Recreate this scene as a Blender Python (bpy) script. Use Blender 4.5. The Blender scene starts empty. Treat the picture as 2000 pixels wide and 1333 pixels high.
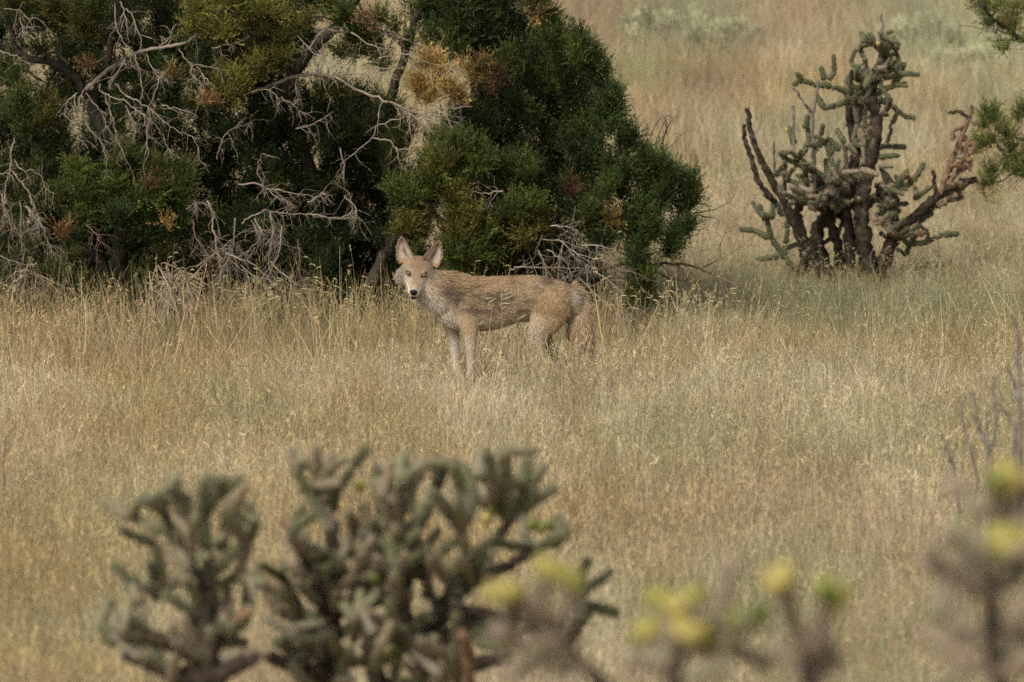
import bpy, math, random
import numpy as np
from mathutils import Vector, Matrix, kdtree

SEED = 11
random.seed(SEED)
rng = np.random.default_rng(SEED)
scene = bpy.context.scene
COL = scene.collection

# ------------------------------------------------------------------ camera
FOCAL, PITCH, CAMZ = 200.0, math.radians(5.2), 3.0
cam_d = bpy.data.cameras.new('camera')
cam = bpy.data.objects.new('camera', cam_d)
COL.objects.link(cam)
cam.location = (0, 0, CAMZ)
cam.rotation_euler = (math.pi / 2 - PITCH, 0, 0)
cam_d.lens = FOCAL
cam_d.sensor_width = 36
cam_d.clip_end = 2000
cam_d.dof.use_dof = True
cam_d.dof.focus_distance = 30.2
cam_d.dof.aperture_fstop = 4.0
scene.camera = cam

# ------------------------------------------------------------------ world, sun, exposure
SUN_EL, SUN_AZ = math.radians(42), math.radians(212)     # azimuth clockwise from +Y
world = bpy.data.worlds.new('World')
scene.world = world
world.use_nodes = True
wn = world.node_tree
sky = wn.nodes.new('ShaderNodeTexSky')
sky.sky_type = 'NISHITA'
sky.sun_disc = False
sky.sun_elevation = SUN_EL
sky.sun_rotation = SUN_AZ
sky.dust_density = 4.0
sky.air_density = 1.0
hs = wn.nodes.new('ShaderNodeHueSaturation')
hs.inputs['Saturation'].default_value = 0.22             # thin high overcast
wn.links.new(sky.outputs[0], hs.inputs['Color'])
wn.links.new(hs.outputs[0], wn.nodes['Background'].inputs[0])
wn.nodes['Background'].inputs[1].default_value = 0.085
sun_d = bpy.data.lights.new('sun', 'SUN')
sun_d.energy = 1.5
sun_d.angle = math.radians(10)
sun_d.color = (1.0, 0.93, 0.82)
sun = bpy.data.objects.new('sun', sun_d)
COL.objects.link(sun)
sd = Vector((math.sin(SUN_AZ) * math.cos(SUN_EL), math.cos(SUN_AZ) * math.cos(SUN_EL), math.sin(SUN_EL)))
sun.rotation_euler = sd.to_track_quat('Z', 'Y').to_euler()
vs = scene.view_settings
vs.view_transform = 'Standard'
vs.look = 'None'
vs.exposure = 0.69
vs.gamma = 1.0
vs.use_curve_mapping = False
scene.cycles.use_denoising = False
scene.cycles.use_adaptive_sampling = True
scene.cycles.adaptive_threshold = 0.02
scene.cycles.use_light_tree = False
scene.cycles.max_bounces = 4
scene.cycles.diffuse_bounces = 2
scene.cycles.transparent_max_bounces = 8

# ------------------------------------------------------------------ helpers
FPX = 2000 * FOCAL / 36.0


def P(px, py, d):
    """photo pixel at distance d (world y) -> world point"""
    u, v = (px - 1000) / FPX, (666.5 - py) / FPX
    dy = math.cos(PITCH) + math.sin(PITCH) * v
    dz = -math.sin(PITCH) + math.cos(PITCH) * v
    t = d / dy
    return np.array((u * t, d, CAMZ + dz * t))


def sstep(a, b, x):
    t = np.clip((x - a) / (b - a), 0, 1)
    return t * t * (3 - 2 * t)


_perm = rng.random((64, 64))


def vnoise(x, y):
    x, y = np.asarray(x, float), np.asarray(y, float)
    xi, yi = np.floor(x).astype(int), np.floor(y).astype(int)
    fx, fy = x - xi, y - yi
    fx, fy = fx * fx * (3 - 2 * fx), fy * fy * (3 - 2 * fy)
    g = lambda a, b: _perm[a % 64, b % 64]
    return (g(xi, yi) * (1 - fx) + g(xi + 1, yi) * fx) * (1 - fy) + (g(xi, yi + 1) * (1 - fx) + g(xi + 1, yi + 1) * fx) * fy


def fbm(x, y):
    return (vnoise(x, y) + .5 * vnoise(x * 2.1 + 7, y * 2.1 + 3) + .25 * vnoise(x * 4.3 + 1, y * 4.3 + 9)) / 1.75


def ground_z(x, y):
    x, y = np.asarray(x, float), np.asarray(y, float)
    near = 1.35 * (1 - sstep(1, 15, y))
    r = np.maximum(0, y - 37)
    far = 0.052 * r * r / (r + 4) + 0.010 * np.maximum(0, y - 120)
    return near + far + 0.05 * (fbm(x * .35 + 20, y * .35) - .5)


def gpix(px, py):
    """photo pixel -> point on the ground"""
    lo, hi = 8.0, 300.0
    f = lambda d: P(px, py, d)[2] - float(ground_z(P(px, py, d)[0], d))
    for _ in range(50):
        m = (lo + hi) / 2
        if f(m) > 0: lo = m
        else: hi = m
    return P(px, py, lo)


def nrm(a):
    a = np.asarray(a, float)
    return a / np.maximum(np.linalg.norm(a, axis=-1, keepdims=True), 1e-9)


class MB:
    """collects vertices, faces (tri / quad), colours and material indices"""
    def __init__(self):
        self.v, self.f, self.c, self.n, self.m = [], {3: [], 4: []}, [], 0, {3: [], 4: []}

    def add(self, V, F, col=None, mi=0):
        V, F = np.asarray(V, np.float32), np.asarray(F, np.int64)
        k = F.shape[1]
        self.v.append(V); self.f[k].append(F + self.n); self.m[k].append(np.full(len(F), mi, np.int32))
        if col is None: col = (.5, .5, .5)
        c = np.empty((len(V), 3), np.float32); c[:] = col
        self.c.append(c); self.n += len(V)

    def arrays(self):
        V = np.concatenate(self.v) if self.v else np.zeros((0, 3), np.float32)
        C = np.concatenate(self.c) if self.c else np.zeros((0, 3), np.float32)
        return V, C

    def build(self, name, mats, parent=None, local=False, smooth=True, link=True):
        V, C = self.arrays()
        off = Vector((0, 0, 0))
        if parent is not None and not local:
            off = parent.location.copy()
            if parent.parent: off += parent.parent.location
        V = V - np.array(off, np.float32)
        me = bpy.data.meshes.new(name)
        nf, loops, starts, mi, s = 0, [], [], [], 0
        for k in (3, 4):
            if self.f[k]:
                F = np.concatenate(self.f[k]); loops.append(F.ravel())
                starts.append(s + np.arange(len(F)) * k); s += len(F) * k; nf += len(F)
                mi.append(np.concatenate(self.m[k]))
        me.vertices.add(len(V)); me.vertices.foreach_set('co', V.astype(np.float32).ravel())
        loops = np.concatenate(loops)
        me.loops.add(len(loops)); me.loops.foreach_set('vertex_index', loops.astype(np.int32))
        me.polygons.add(nf); me.polygons.foreach_set('loop_start', np.concatenate(starts).astype(np.int32))
        me.polygons.foreach_set('material_index', np.concatenate(mi))
        me.polygons.foreach_set('use_smooth', np.full(nf, smooth))
        me.update(calc_edges=True)
        a = me.color_attributes.new('Col', 'FLOAT_COLOR', 'POINT')
        a.data.foreach_set('color', np.concatenate([C, np.ones((len(C), 1), np.float32)], 1).ravel())
        for m in (mats if isinstance(mats, (list, tuple)) else [mats]): me.materials.append(m)
        o = bpy.data.objects.new(name, me)
        if link: COL.objects.link(o)
        if parent is not None: o.parent = parent
        return o


def tube(mb, pts, r0, r1, sides=5, col=None, mi=0, rough=0.0, cap=True):
    pts = np.asarray(pts, float)
    n = len(pts)
    T = nrm(np.gradient(pts, axis=0))
    ref = np.array((.3, -.8, .5)); ref = ref - T[0] * ref.dot(T[0])
    if np.linalg.norm(ref) < .1: ref = np.array((1., .2, 0)) - T[0] * T[0][0]
    ref = ref / np.linalg.norm(ref)
    V = []
    ang = np.arange(sides) * 2 * math.pi / sides
    rad = r0 + (r1 - r0) * np.linspace(0, 1, n) if np.isscalar(r0) else np.asarray(r0)
    for i in range(n):
        ref = ref - T[i] * ref.dot(T[i]); ref = ref / max(np.linalg.norm(ref), 1e-6)
        b = np.cross(T[i], ref)
        rr = rad[i] * (1 + rough * (rng.random(sides) - .5))
        V.append(pts[i] + (np.cos(ang) * rr)[:, None] * ref + (np.sin(ang) * rr)[:, None] * b)
    V = np.concatenate(V)
    F = []
    for i in range(n - 1):
        for j in range(sides):
            k = (j + 1) % sides
            F.append((i * sides + j, i * sides + k, (i + 1) * sides + k, (i + 1) * sides + j))
    mb.add(V, F, col, mi)
    if cap:
        for i in (0, n - 1):
            Vc = np.concatenate([V[i * sides:(i + 1) * sides], pts[i:i + 1]])
            mb.add(Vc, [(j, (j + 1) % sides, sides) for j in range(sides)], col, mi)


def spline(pts, sub=4, jit=0.0):
    pts = np.asarray(pts, float)
    if len(pts) < 2: return pts
    p = np.concatenate([[2 * pts[0] - pts[1]], pts, [2 * pts[-1] - pts[-2]]])
    out = []
    for i in range(1, len(p) - 2):
        for s in range(sub):
            t = s / sub
            out.append(.5 * ((2 * p[i]) + (-p[i - 1] + p[i + 1]) * t + (2 * p[i - 1] - 5 * p[i] + 4 * p[i + 1] - p[i + 2]) * t * t
                             + (-p[i - 1] + 3 * p[i] - 3 * p[i + 1] + p[i + 2]) * t ** 3))
    out.append(p[-2])
    out = np.array(out)
    if jit: out[1:-1] += rng.normal(0, jit, (len(out) - 2, 3))
    return out


def thing(name, label, cat, loc, rotz=0, group=None):
    o = bpy.data.objects.new(name, None)
    o.empty_display_size = .1
    COL.objects.link(o)
    o.location = Vector([float(c) for c in loc]); o.rotation_euler = (0, 0, rotz)
    o['label'] = label; o['category'] = cat
    if group: o['group'] = group
    return o


# ------------------------------------------------------------------ materials
def mat(name, build):
    m = bpy.data.materials.new(name)
    m.use_nodes = True
    nt = m.node_tree
    b = nt.nodes['Principled BSDF']
    b.inputs['Specular IOR Level'].default_value = 0.2
    b.inputs['Roughness'].default_value = 0.8
    build(nt, b)
    return m


def N(nt, t, **kw):
    n = nt.nodes.new(t)
    for k, v in kw.items():
        if k in n.inputs: n.inputs[k].default_value = v
        else: setattr(n, k, v)
    return n


def ramp(nt, fac, stops):
    r = nt.nodes.new('ShaderNodeValToRGB')
    e = r.color_ramp.elements
    while len(e) < len(stops): e.new(.5)
    for i, (p, c) in enumerate(stops):
        e[i].position = p; e[i].color = (*c, 1)
    nt.links.new(fac, r.inputs[0])
    return r.outputs[0]


def noise_ramp(stops, scale, bump=0.0, detail=6, stretch=None, rough=.85):
    def f(nt, b):
        tc = N(nt, 'ShaderNodeTexCoord')
        src = tc.outputs['Object']
        if stretch:
            mp = N(nt, 'ShaderNodeMapping'); mp.inputs['Scale'].default_value = stretch
            nt.links.new(src, mp.inputs[0]); src = mp.outputs[0]
        n = N(nt, 'ShaderNodeTexNoise', Scale=scale, Detail=detail, Roughness=.65)
        nt.links.new(src, n.inputs['Vector'])
        nt.links.new(ramp(nt, n.outputs[0], stops), b.inputs['Base Color'])
        b.inputs['Roughness'].default_value = rough
        if bump:
            bp = N(nt, 'ShaderNodeBump', Strength=bump, Distance=.01)
            nt.links.new(n.outputs[0], bp.inputs['Height']); nt.links.new(bp.outputs[0], b.inputs['Normal'])
    return f


def attr_mat(translucent=0.0, noise=0.0, rough=.8, instancer=False, nscale=40):
    def f(nt, b):
        a = N(nt, 'ShaderNodeAttribute', attribute_name='Col')
        c = a.outputs['Color']
        if instancer:
            i = N(nt, 'ShaderNodeAttribute', attribute_name='icol', attribute_type='INSTANCER')
            mx = N(nt, 'ShaderNodeMix', data_type='RGBA', blend_type='MULTIPLY')
            mx.inputs[0].default_value = 1
            nt.links.new(c, mx.inputs[6]); nt.links.new(i.outputs['Color'], mx.inputs[7]); c = mx.outputs[2]
        if noise:
            n = N(nt, 'ShaderNodeTexNoise', Scale=nscale, Detail=3)
            tc = N(nt, 'ShaderNodeTexCoord'); nt.links.new(tc.outputs['Object'], n.inputs['Vector'])
            mr = N(nt, 'ShaderNodeMapRange'); mr.inputs[3].default_value = 1 - noise; mr.inputs[4].default_value = 1 + noise
            mr.inputs[1].default_value = .3; mr.inputs[2].default_value = .7
            nt.links.new(n.outputs[0], mr.inputs[0])
            vm = N(nt, 'ShaderNodeVectorMath', operation='SCALE')
            nt.links.new(c, vm.inputs[0]); nt.links.new(mr.outputs[0], vm.inputs['Scale']); c = vm.outputs[0]
        nt.links.new(c, b.inputs['Base Color'])
        b.inputs['Roughness'].default_value = rough
        if translucent:
            t = N(nt, 'ShaderNodeBsdfTranslucent'); nt.links.new(c, t.inputs[0])
            ms = N(nt, 'ShaderNodeMixShader'); ms.inputs[0].default_value = translucent
            nt.links.new(b.outputs[0], ms.inputs[1]); nt.links.new(t.outputs[0], ms.inputs[2])
            nt.links.new(ms.outputs[0], nt.nodes['Material Output'].inputs[0])
    return f


M_SOIL = mat('soil', noise_ramp([(.3, (.16, .12, .075)), (.5, (.26, .20, .12)), (.7, (.34, .27, .16))], 3.0, .4))
M_GRASS = mat('grass_blade', attr_mat(.25, 0, .7, True))
M_STRAW = mat('straw', attr_mat(.15, .15, .75))
M_BARK = mat('juniper_bark', noise_ramp([(.3, (.026, .020, .015)), (.5, (.050, .039, .029)), (.72, (.10, .080, .060))], 9, .8, stretch=(6, 6, 1.2)))
M_DEAD = mat('dead_wood', noise_ramp([(.3, (.16, .126, .094)), (.5, (.29, .234, .178)), (.72, (.44, .37, .29))], 14, .4))
M_REDTWIG = mat('reddish_twig', noise_ramp([(.3, (.13, .085, .06)), (.7, (.24, .16, .115))], 14, .3))
M_LEAF = mat('juniper_leaf', attr_mat(.15, .2, .65, nscale=18))
M_CACT = mat('cactus_skin', attr_mat(0, .25, .6, nscale=60))
M_SPINE = mat('cactus_spine', attr_mat(.3, 0, .6))
M_CBARK = mat('cactus_bark', noise_ramp([(.3, (.018, .012, .008)), (.5, (.042, .030, .020)), (.7, (.12, .090, .060))], 25, 1.0))
M_CDEADB = mat('cactus_dead_stem', noise_ramp([(.3, (.10, .062, .038)), (.5, (.19, .122, .075)), (.7, (.31, .21, .135))], 30, .9))
M_CGREY = mat('cactus_grey_skeleton', noise_ramp([(.3, (.095, .078, .064)), (.5, (.17, .145, .122)), (.7, (.28, .245, .21))], 22, .6))
M_FUR = mat('coyote_fur', attr_mat(.12, 0, .75))
M_SKIN = mat('coyote_undercoat', attr_mat(0, .2, .9, nscale=60))
M_NOSE = mat('coyote_nose', noise_ramp([(.4, (.006, .006, .006)), (.7, (.018, .017, .017))], 200, .2, rough=.38))
M_MOUTH = mat('coyote_lip', noise_ramp([(.4, (.012, .008, .008)), (.7, (.03, .02, .019))], 120, .1, rough=.5))
M_EYE = mat('coyote_eye', attr_mat(0, 0, .12))

# ------------------------------------------------------------------ ground
xs = np.concatenate([np.linspace(-160, -14, 30), np.linspace(-12, 12, 81), np.linspace(14, 160, 30)])
ys = np.concatenate([np.linspace(-12, 12, 25), np.linspace(12.5, 75, 160), np.linspace(78, 420, 60)])
X, Y = np.meshgrid(xs, ys)
gv = np.stack([X, Y, ground_z(X, Y)], -1).reshape(-1, 3)
nx = len(xs)
ii, jj = np.meshgrid(np.arange(len(ys) - 1), np.arange(nx - 1), indexing='ij')
a = (ii * nx + jj).ravel()
mb = MB(); mb.add(gv, np.stack([a, a + 1, a + nx + 1, a + nx], 1))
g = mb.build('ground', M_SOIL); g['kind'] = 'structure'
g['label'] = 'dry sandy soil under the grass'

# ------------------------------------------------------------------ grass
def blade_set(n, h0, h1, spread, lean, w0, w1, seed, seg=3, head=0, basegreen=.0, curl=.5):
    """one tuft: n tapering curved strips, optional feathery seed heads"""
    r = np.random.default_rng(seed)
    mb = MB()
    for i in range(n):
        h = r.uniform(h0, h1); az = r.uniform(0, 6.283); ln = abs(r.normal(0, lean))
        d = np.array((math.cos(az), math.sin(az), 0))
        base = np.array((r.normal(0, spread), r.normal(0, spread), -.01))
        t = np.linspace(0, 1, seg + 1)
        out = h * (math.sin(ln) * t + curl * ln * t ** 2.5)
        z = h * (math.cos(ln) * t - .35 * curl * ln * t ** 3)
        c = base + out[:, None] * d + z[:, None] * np.array((0, 0, 1))
        wd = r.uniform(0, 3.14); s = np.array((math.cos(wd), math.sin(wd), 0))
        w = r.uniform(w0, w1) * (1 - t * .85) / 2
        V = np.concatenate([c - s * w[:, None], c + s * w[:, None]])
        k = seg + 1
        F = [(q, q + 1, q + 1 + k, q + k) for q in range(seg)]
        tone = r.uniform(.6, 1.3)
        cb = np.array((1., 1., 1.)) * tone
        gcol = np.array((.62, .86, .62)) * tone
        fade = np.clip(1 - t * 1.6, 0, 1) * basegreen
        cc = cb[None] * (1 - fade[:, None]) + gcol[None] * fade[:, None]
        mb.add(V, F, np.concatenate([cc, cc]))
        if head and r.random() < head:
            tip = c[-1]; hl = r.uniform(.04, .09)
            up = nrm(c[-1] - c[-2])
            for q in range(9):
                p0 = tip - up * hl * r.random()
                dv = nrm(up + r.normal(0, .55, 3)) * r.uniform(.012, .03)
                sv = nrm(np.cross(dv, r.normal(0, 1, 3))) * r.uniform(.0012, .0022)
                mb.add([p0 - sv, p0 + sv, p0 + dv], [(0, 1, 2)], np.array((1.12, 1.08, 1.0)) * tone)
    return mb


def grama(seed, heads=True):
    """grama stalk: thin stem and two to four comb-like spikes set sideways"""
    r = np.random.default_rng(seed); mb = MB()
    h = r.uniform(.34, .52); az = r.uniform(0, 6.28); d = np.array((math.cos(az), math.sin(az), 0))
    t = np.linspace(0, 1, 7)
    c = (t * h)[:, None] * np.array((0, 0, 1.)) + (h * r.uniform(.05, .3) * t ** 2)[:, None] * d
    tube(mb, c, .0013, .0008, 3, (.95, .9, .72), cap=False)
    for k in range(r.integers(2, 5)):
        p = c[-1] + (c[-2] - c[-1]) * k * r.uniform(.25, .6)
        a2 = r.uniform(0, 6.28); dv = np.array((math.cos(a2), math.sin(a2), r.uniform(.0, .45)))
        L = r.uniform(.022, .036)
        q = np.linspace(0, 1, 4)
        ax = p + dv * L * q[:, None] + np.array((0, 0, -1)) * (.25 * L * q ** 2)[:, None]
        tube(mb, ax, np.array((.0012, .0030, .0030, .0012)), 0, 4, (1.25, 1.22, .95))
    return mb


def tuft_collection(name, sets):
    c = bpy.data.collections.new(name)
    for i, s in enumerate(sets):
        o = s.build('%s_%02d' % (name, i), M_GRASS, smooth=False, link=False)
        c.objects.link(o)
    return c


def scatter(name, label, coll, pts, rotz, tilt, scl, icol, idx):
    me = bpy.data.meshes.new(name)
    n = len(pts)
    me.vertices.add(n); me.vertices.foreach_set('co', np.asarray(pts, np.float32).ravel())
    rot = np.stack([tilt[:, 0], tilt[:, 1], rotz], 1).astype(np.float32)
    for nm, ty, key, dat in (('rot', 'FLOAT_VECTOR', 'vector', rot), ('scl', 'FLOAT_VECTOR', 'vector', scl.astype(np.float32)),
                             ('icol', 'FLOAT_COLOR', 'color', np.concatenate([icol, np.ones((n, 1))], 1).astype(np.float32)),
                             ('idx', 'INT', 'value', idx.astype(np.int32))):
        at = me.attributes.new(nm, ty, 'POINT'); at.data.foreach_set(key, dat.ravel())
    o = bpy.data.objects.new(name, me); COL.objects.link(o)
    o['kind'] = 'stuff'; o['label'] = label; o['category'] = 'grass'
    ng = bpy.data.node_groups.new(name, 'GeometryNodeTree')
    ng.interface.new_socket('Geometry', in_out='INPUT', socket_type='NodeSocketGeometry')
    ng.interface.new_socket('Geometry', in_out='OUTPUT', socket_type='NodeSocketGeometry')
    gi, go = ng.nodes.new('NodeGroupInput'), ng.nodes.new('NodeGroupOutput')
    ci = ng.nodes.new('GeometryNodeCollectionInfo'); ci.inputs[0].default_value = coll
    ci.inputs['Separate Children'].default_value = True; ci.inputs['Reset Children'].default_value = True
    ip = ng.nodes.new('GeometryNodeInstanceOnPoints'); ip.inputs['Pick Instance'].default_value = True

    def na(nm, ty):
        q = ng.nodes.new('GeometryNodeInputNamedAttribute'); q.data_type = ty; q.inputs[0].default_value = nm
        return q.outputs[0]
    L = ng.links.new
    L(gi.outputs[0], ip.inputs['Points']); L(ci.outputs[0], ip.inputs['Instance'])
    L(na('idx', 'INT'), ip.inputs['Instance Index']); L(na('rot', 'FLOAT_VECTOR'), ip.inputs['Rotation'])
    L(na('scl', 'FLOAT_VECTOR'), ip.inputs['Scale']); L(ip.outputs[0], go.inputs[0])
    md = o.modifiers.new('scatter', 'NODES'); md.node_group = ng
    return o


STRAW = np.array((.495, .415, .258)); GOLD = np.array((.48, .362, .185)); GREEN = np.array((.30, .32, .172))
PINK = np.array((.475, .358, .222)); SAGE = np.array((.36, .366, .215)); PALE = np.array((.64, .56, .385))

# patches of other growth, plus one purple-brown shadow painted into the grass colour: pixel centre, pixel radii, colour, strength
PATCH = [(1290, 60, 75, 60, SAGE * .85, .9), (1420, 95, 60, 45, SAGE * .8, .95), (1380, 50, 110, 55, SAGE, .7), (1180, 40, 90, 60, PINK * .9, .8),
         (1530, 90, 100, 65, PINK, .75), (1150, 110, 60, 50, PINK * .8, .6), (1620, 40, 110, 40, PINK * 1.0, .5), (1790, 80, 90, 60, SAGE, .8), (1880, 130, 110, 35, SAGE * 1.25, .9),
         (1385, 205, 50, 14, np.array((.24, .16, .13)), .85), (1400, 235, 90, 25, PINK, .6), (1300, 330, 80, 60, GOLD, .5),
         (1950, 200, 90, 40, SAGE * 1.2, .5), (1680, 330, 60, 30, SAGE * 1.15, .6),
         (1250, 620, 130, 60, GREEN * .7, .6), (1500, 610, 190, 60, GREEN * .8, .65), (1700, 640, 170, 60, GREEN * .8, .65), (1900, 640, 150, 50, GREEN * .8, .6), (1600, 700, 300, 25, GOLD, .4),
         (1300, 900, 140, 60, GREEN * 1.2, .4), (1700, 900, 150, 50, GREEN * 1.25, .35), (420, 850, 110, 30, GREEN * 1.2, .3), (1420, 1230, 200, 80, GREEN * 1.2, .45),
         (300, 1200, 140, 70, GREEN * 1.3, .3), (80, 1280, 140, 80, GREEN * 1.2, .3), (250, 720, 260, 30, PINK * 1.05, .4), (1500, 1050, 300, 90, PINK * .95, .35),
         (150, 1000, 200, 100, GOLD * 1.05, .35), (700, 760, 260, 30, PALE, .3), (1620, 780, 150, 25, PALE, .4)]


def project(p):
    d = p - np.array((0, 0, CAMZ))
    f = d[:, 1] * math.cos(PITCH) - d[:, 2] * math.sin(PITCH)
    u = d[:, 1] * math.sin(PITCH) + d[:, 2] * math.cos(PITCH)
    return 1000 + FPX * d[:, 0] / f, 666.5 - FPX * u / f


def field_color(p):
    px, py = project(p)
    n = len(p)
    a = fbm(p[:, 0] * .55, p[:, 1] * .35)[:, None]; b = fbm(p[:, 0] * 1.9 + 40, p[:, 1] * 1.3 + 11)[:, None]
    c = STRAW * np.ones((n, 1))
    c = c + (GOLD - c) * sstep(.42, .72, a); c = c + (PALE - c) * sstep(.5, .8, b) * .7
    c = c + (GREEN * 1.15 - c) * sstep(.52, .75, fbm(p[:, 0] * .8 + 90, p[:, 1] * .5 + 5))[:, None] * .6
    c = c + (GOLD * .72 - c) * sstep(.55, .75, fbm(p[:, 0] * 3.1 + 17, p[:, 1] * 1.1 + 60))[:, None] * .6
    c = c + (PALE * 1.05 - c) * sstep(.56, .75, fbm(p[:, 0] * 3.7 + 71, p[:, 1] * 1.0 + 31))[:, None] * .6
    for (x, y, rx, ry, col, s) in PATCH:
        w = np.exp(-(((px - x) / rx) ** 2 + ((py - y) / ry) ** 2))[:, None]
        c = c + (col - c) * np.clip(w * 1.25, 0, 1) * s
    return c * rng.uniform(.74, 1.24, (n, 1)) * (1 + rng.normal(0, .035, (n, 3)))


def sample(y0, y1, dens, margin=2.2):
    hw = lambda y: .094 * y + margin
    n = int((hw(y0) + hw(y1)) * (y1 - y0) * dens)
    y = rng.uniform(y0, y1, n * 2); x = rng.uniform(-hw(y1), hw(y1), n * 2)
    k = np.abs(x) < hw(y)
    x, y = x[k][:n], y[k][:n]
    return np.stack([x, y, ground_z(x, y)], 1)


short_c = tuft_collection('short_tuft', [blade_set(40, .07, .21, .05, .42, .0020, .0042, 100 + i, head=.12, curl=.6) for i in range(8)])
feath_c = tuft_collection('feather_tuft', [blade_set(14, .18, .36, .035, .22, .0016, .0032, 200 + i, head=.8, curl=.5) for i in range(8)])
tall_c = tuft_collection('tall_tuft', [blade_set(20, .18, .46, .06, .42, .0022, .0048, 300 + i, seg=4, head=.25, basegreen=.5, curl=.55) for i in range(8)])
stalk_c = tuft_collection('stalk_tuft', [blade_set(5, .28, .56, .05, .30, .0042, .0068, 350 + i, seg=5, head=.15, curl=.45) for i in range(10)])
gram_c = tuft_collection('grama_stalk', [grama(400 + i) for i in range(14)])
far_c = tuft_collection('far_tuft', [blade_set(40, .12, .38, .09, .30, .004, .009, 500 + i, head=.0, curl=.5) for i in range(6)])


def put(name, label, coll, nvar, pts, smin, smax, tilt, col=None, zs=(.85, 1.2)):
    n = len(pts)
    s = rng.uniform(smin, smax, (n, 1)) * np.ones((1, 3)); s[:, 2] *= rng.uniform(*zs, n)
    return scatter(name, label, coll, pts, rng.uniform(0, 6.283, n), rng.normal(0, tilt, (n, 2)), s,
                   field_color(pts) if col is None else col, rng.integers(0, nvar, n))


p = np.concatenate([sample(16.5, 26, 70), sample(26, 36, 85), sample(36, 44, 60)])
pk_, _ = project(p); p = p[(rng.random(len(p)) > .7 * sstep(31.2, 32.2, p[:, 1]) * sstep(35.5, 34.0, p[:, 1]) * sstep(1350, 1200, pk_))]
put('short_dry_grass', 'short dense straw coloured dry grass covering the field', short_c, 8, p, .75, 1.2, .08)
p = np.concatenate([sample(16.5, 28, 26), sample(28, 31, 18), sample(31, 45, 22)])
pz = project(p)[0]; k = ~((np.abs(p[:, 1] - 29.5) < .45) & (np.abs(p[:, 0] + .05) < .45) & (rng.random(len(p)) < .85)); p = p[k]
k = fbm(p[:, 0] * .7 + 3, p[:, 1] * .7) > .38; p = p[k]
ex = np.stack([rng.uniform(.05, .55, 46), rng.uniform(28.9, 29.75, 46)], 1); ex = np.concatenate([ex, np.stack([rng.uniform(-.4, .1, 14), rng.uniform(29.1, 29.7, 14)], 1)[:3]])
p = np.concatenate([p, np.concatenate([ex, ground_z(ex[:, 0], ex[:, 1])[:, None]], 1)])
pk_, _ = project(p); p = p[~((pk_ > 1470) & (pk_ < 1830) & (p[:, 1] > 33.2) & (p[:, 1] < 37.4))]
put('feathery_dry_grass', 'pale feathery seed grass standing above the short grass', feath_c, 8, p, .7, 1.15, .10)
SHRUBS = [('pale sage green shrub spreading low on the slope beyond the far cactus', 1885, 152, 105, 52, 1.25), ('grey green shrub clump on the far slope beyond bare juniper twigs', 1405, 108, 105, 72, 1.0),
                                      ('broad soft green shrub patch on the far slope beside the dense juniper', 1305, 92, 110, 92, 1.05), ('taller green shrub rising behind the tip of the far cactus', 1800, 112, 95, 80, 1.05)]
p = np.concatenate([sample(44, 56, 40, 3), sample(56, 80, 26, 4)])
px, py = project(p)
for _l, bx_, by_, wpx, hpx, _t in SHRUBS:
    k = (np.abs(px - bx_) < wpx * .95) & (py > by_ - 15) & (py < by_ + 62) & (rng.random(len(p)) < .5)
    p, px, py = p[~k], px[~k], py[~k]
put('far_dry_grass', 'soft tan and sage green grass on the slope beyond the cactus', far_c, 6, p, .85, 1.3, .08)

# taller grass under and beside the junipers
q = sample(30.8, 35.5, 46)
px, py = project(q)
keep = (rng.random(len(q)) < np.where(px < 1250, sstep(30.8, 31.8, q[:, 1]), .75 * sstep(31.0, 32.2, q[:, 1]))) & (q[:, 1] < np.where(px < 1250, 33.4, np.where((px > 1470) & (px < 1830), 33.0, 35.2)))
q = q[keep]; px = px[keep]
gc = field_color(q); w = sstep(1280, 1150, px)[:, None]
gold = (GOLD * .95) * rng.uniform(.7, 1.2, (len(q), 1)) * (1 + rng.normal(0, .04, (len(q), 3)))
gc = gc * (1 - w) + gold * w
dkg = rng.random(len(q)) < np.where(px > 1200, .38, .34); gc[dkg] = np.array((.155, .165, .075)) * rng.uniform(.7, 1.2, (dkg.sum(), 1))
tg = put('tall_golden_grass', 'taller golden and green grass along the foot of the junipers', tall_c, 8, q, .6, 1.05, .24, gc)
sc_ = np.empty(len(q) * 3, np.float32); at_ = tg.data.attributes['scl'].data; at_.foreach_get('vector', sc_)
sc_ = (sc_.reshape(-1, 3) * (1 - .42 * sstep(1180, 1300, px))[:, None]).astype(np.float32); at_.foreach_set('vector', sc_.ravel())   # lower growth away from the trees
q = sample(30.7, 33.8, 34); px, py = project(q); q = q[(px < 1250) | (rng.random(len(q)) < .22)]
put('straw_stalks', 'separate long straw stalks standing before the junipers', stalk_c, 10, q, .65, 1.1, .26,
    np.array((.60, .46, .26)) * rng.uniform(.55, 1.25, (len(q), 1)) * (1 + rng.normal(0, .05, (len(q), 3))))
q = sample(17, 30.5, 2.2)
put('field_straw_stalks', 'scattered long pale straw stalks in the open field', stalk_c, 10, q, .5, .85, .25, field_color(q) * 1.1)
q = sample(30.9, 33.2, 26); px, py = project(q)
cl = fbm(px / 90, q[:, 1] * 1.2 + 50); q = q[((cl > .50) & (px < 1300)) | (rng.random(len(q)) < .22)]
put('grama_grass', 'grama grass stalks with sideways comb seed heads before the junipers', gram_c, 14, q, .75, 1.1, .15,
    np.array((.44, .39, .245)) * rng.uniform(.75, 1.15, (len(q), 1)))
q = sample(35.4, 37.0, 40); px, _ = project(q); q = q[(px > 1500) & (px < 1900)]
put('cactus_foot_grass', 'pale grama grass tangled round the foot of the far cactus', gram_c, 14, q, .5, .8, .4,
    np.array((.46, .42, .26)) * rng.uniform(.75, 1.15, (len(q), 1)))


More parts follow.
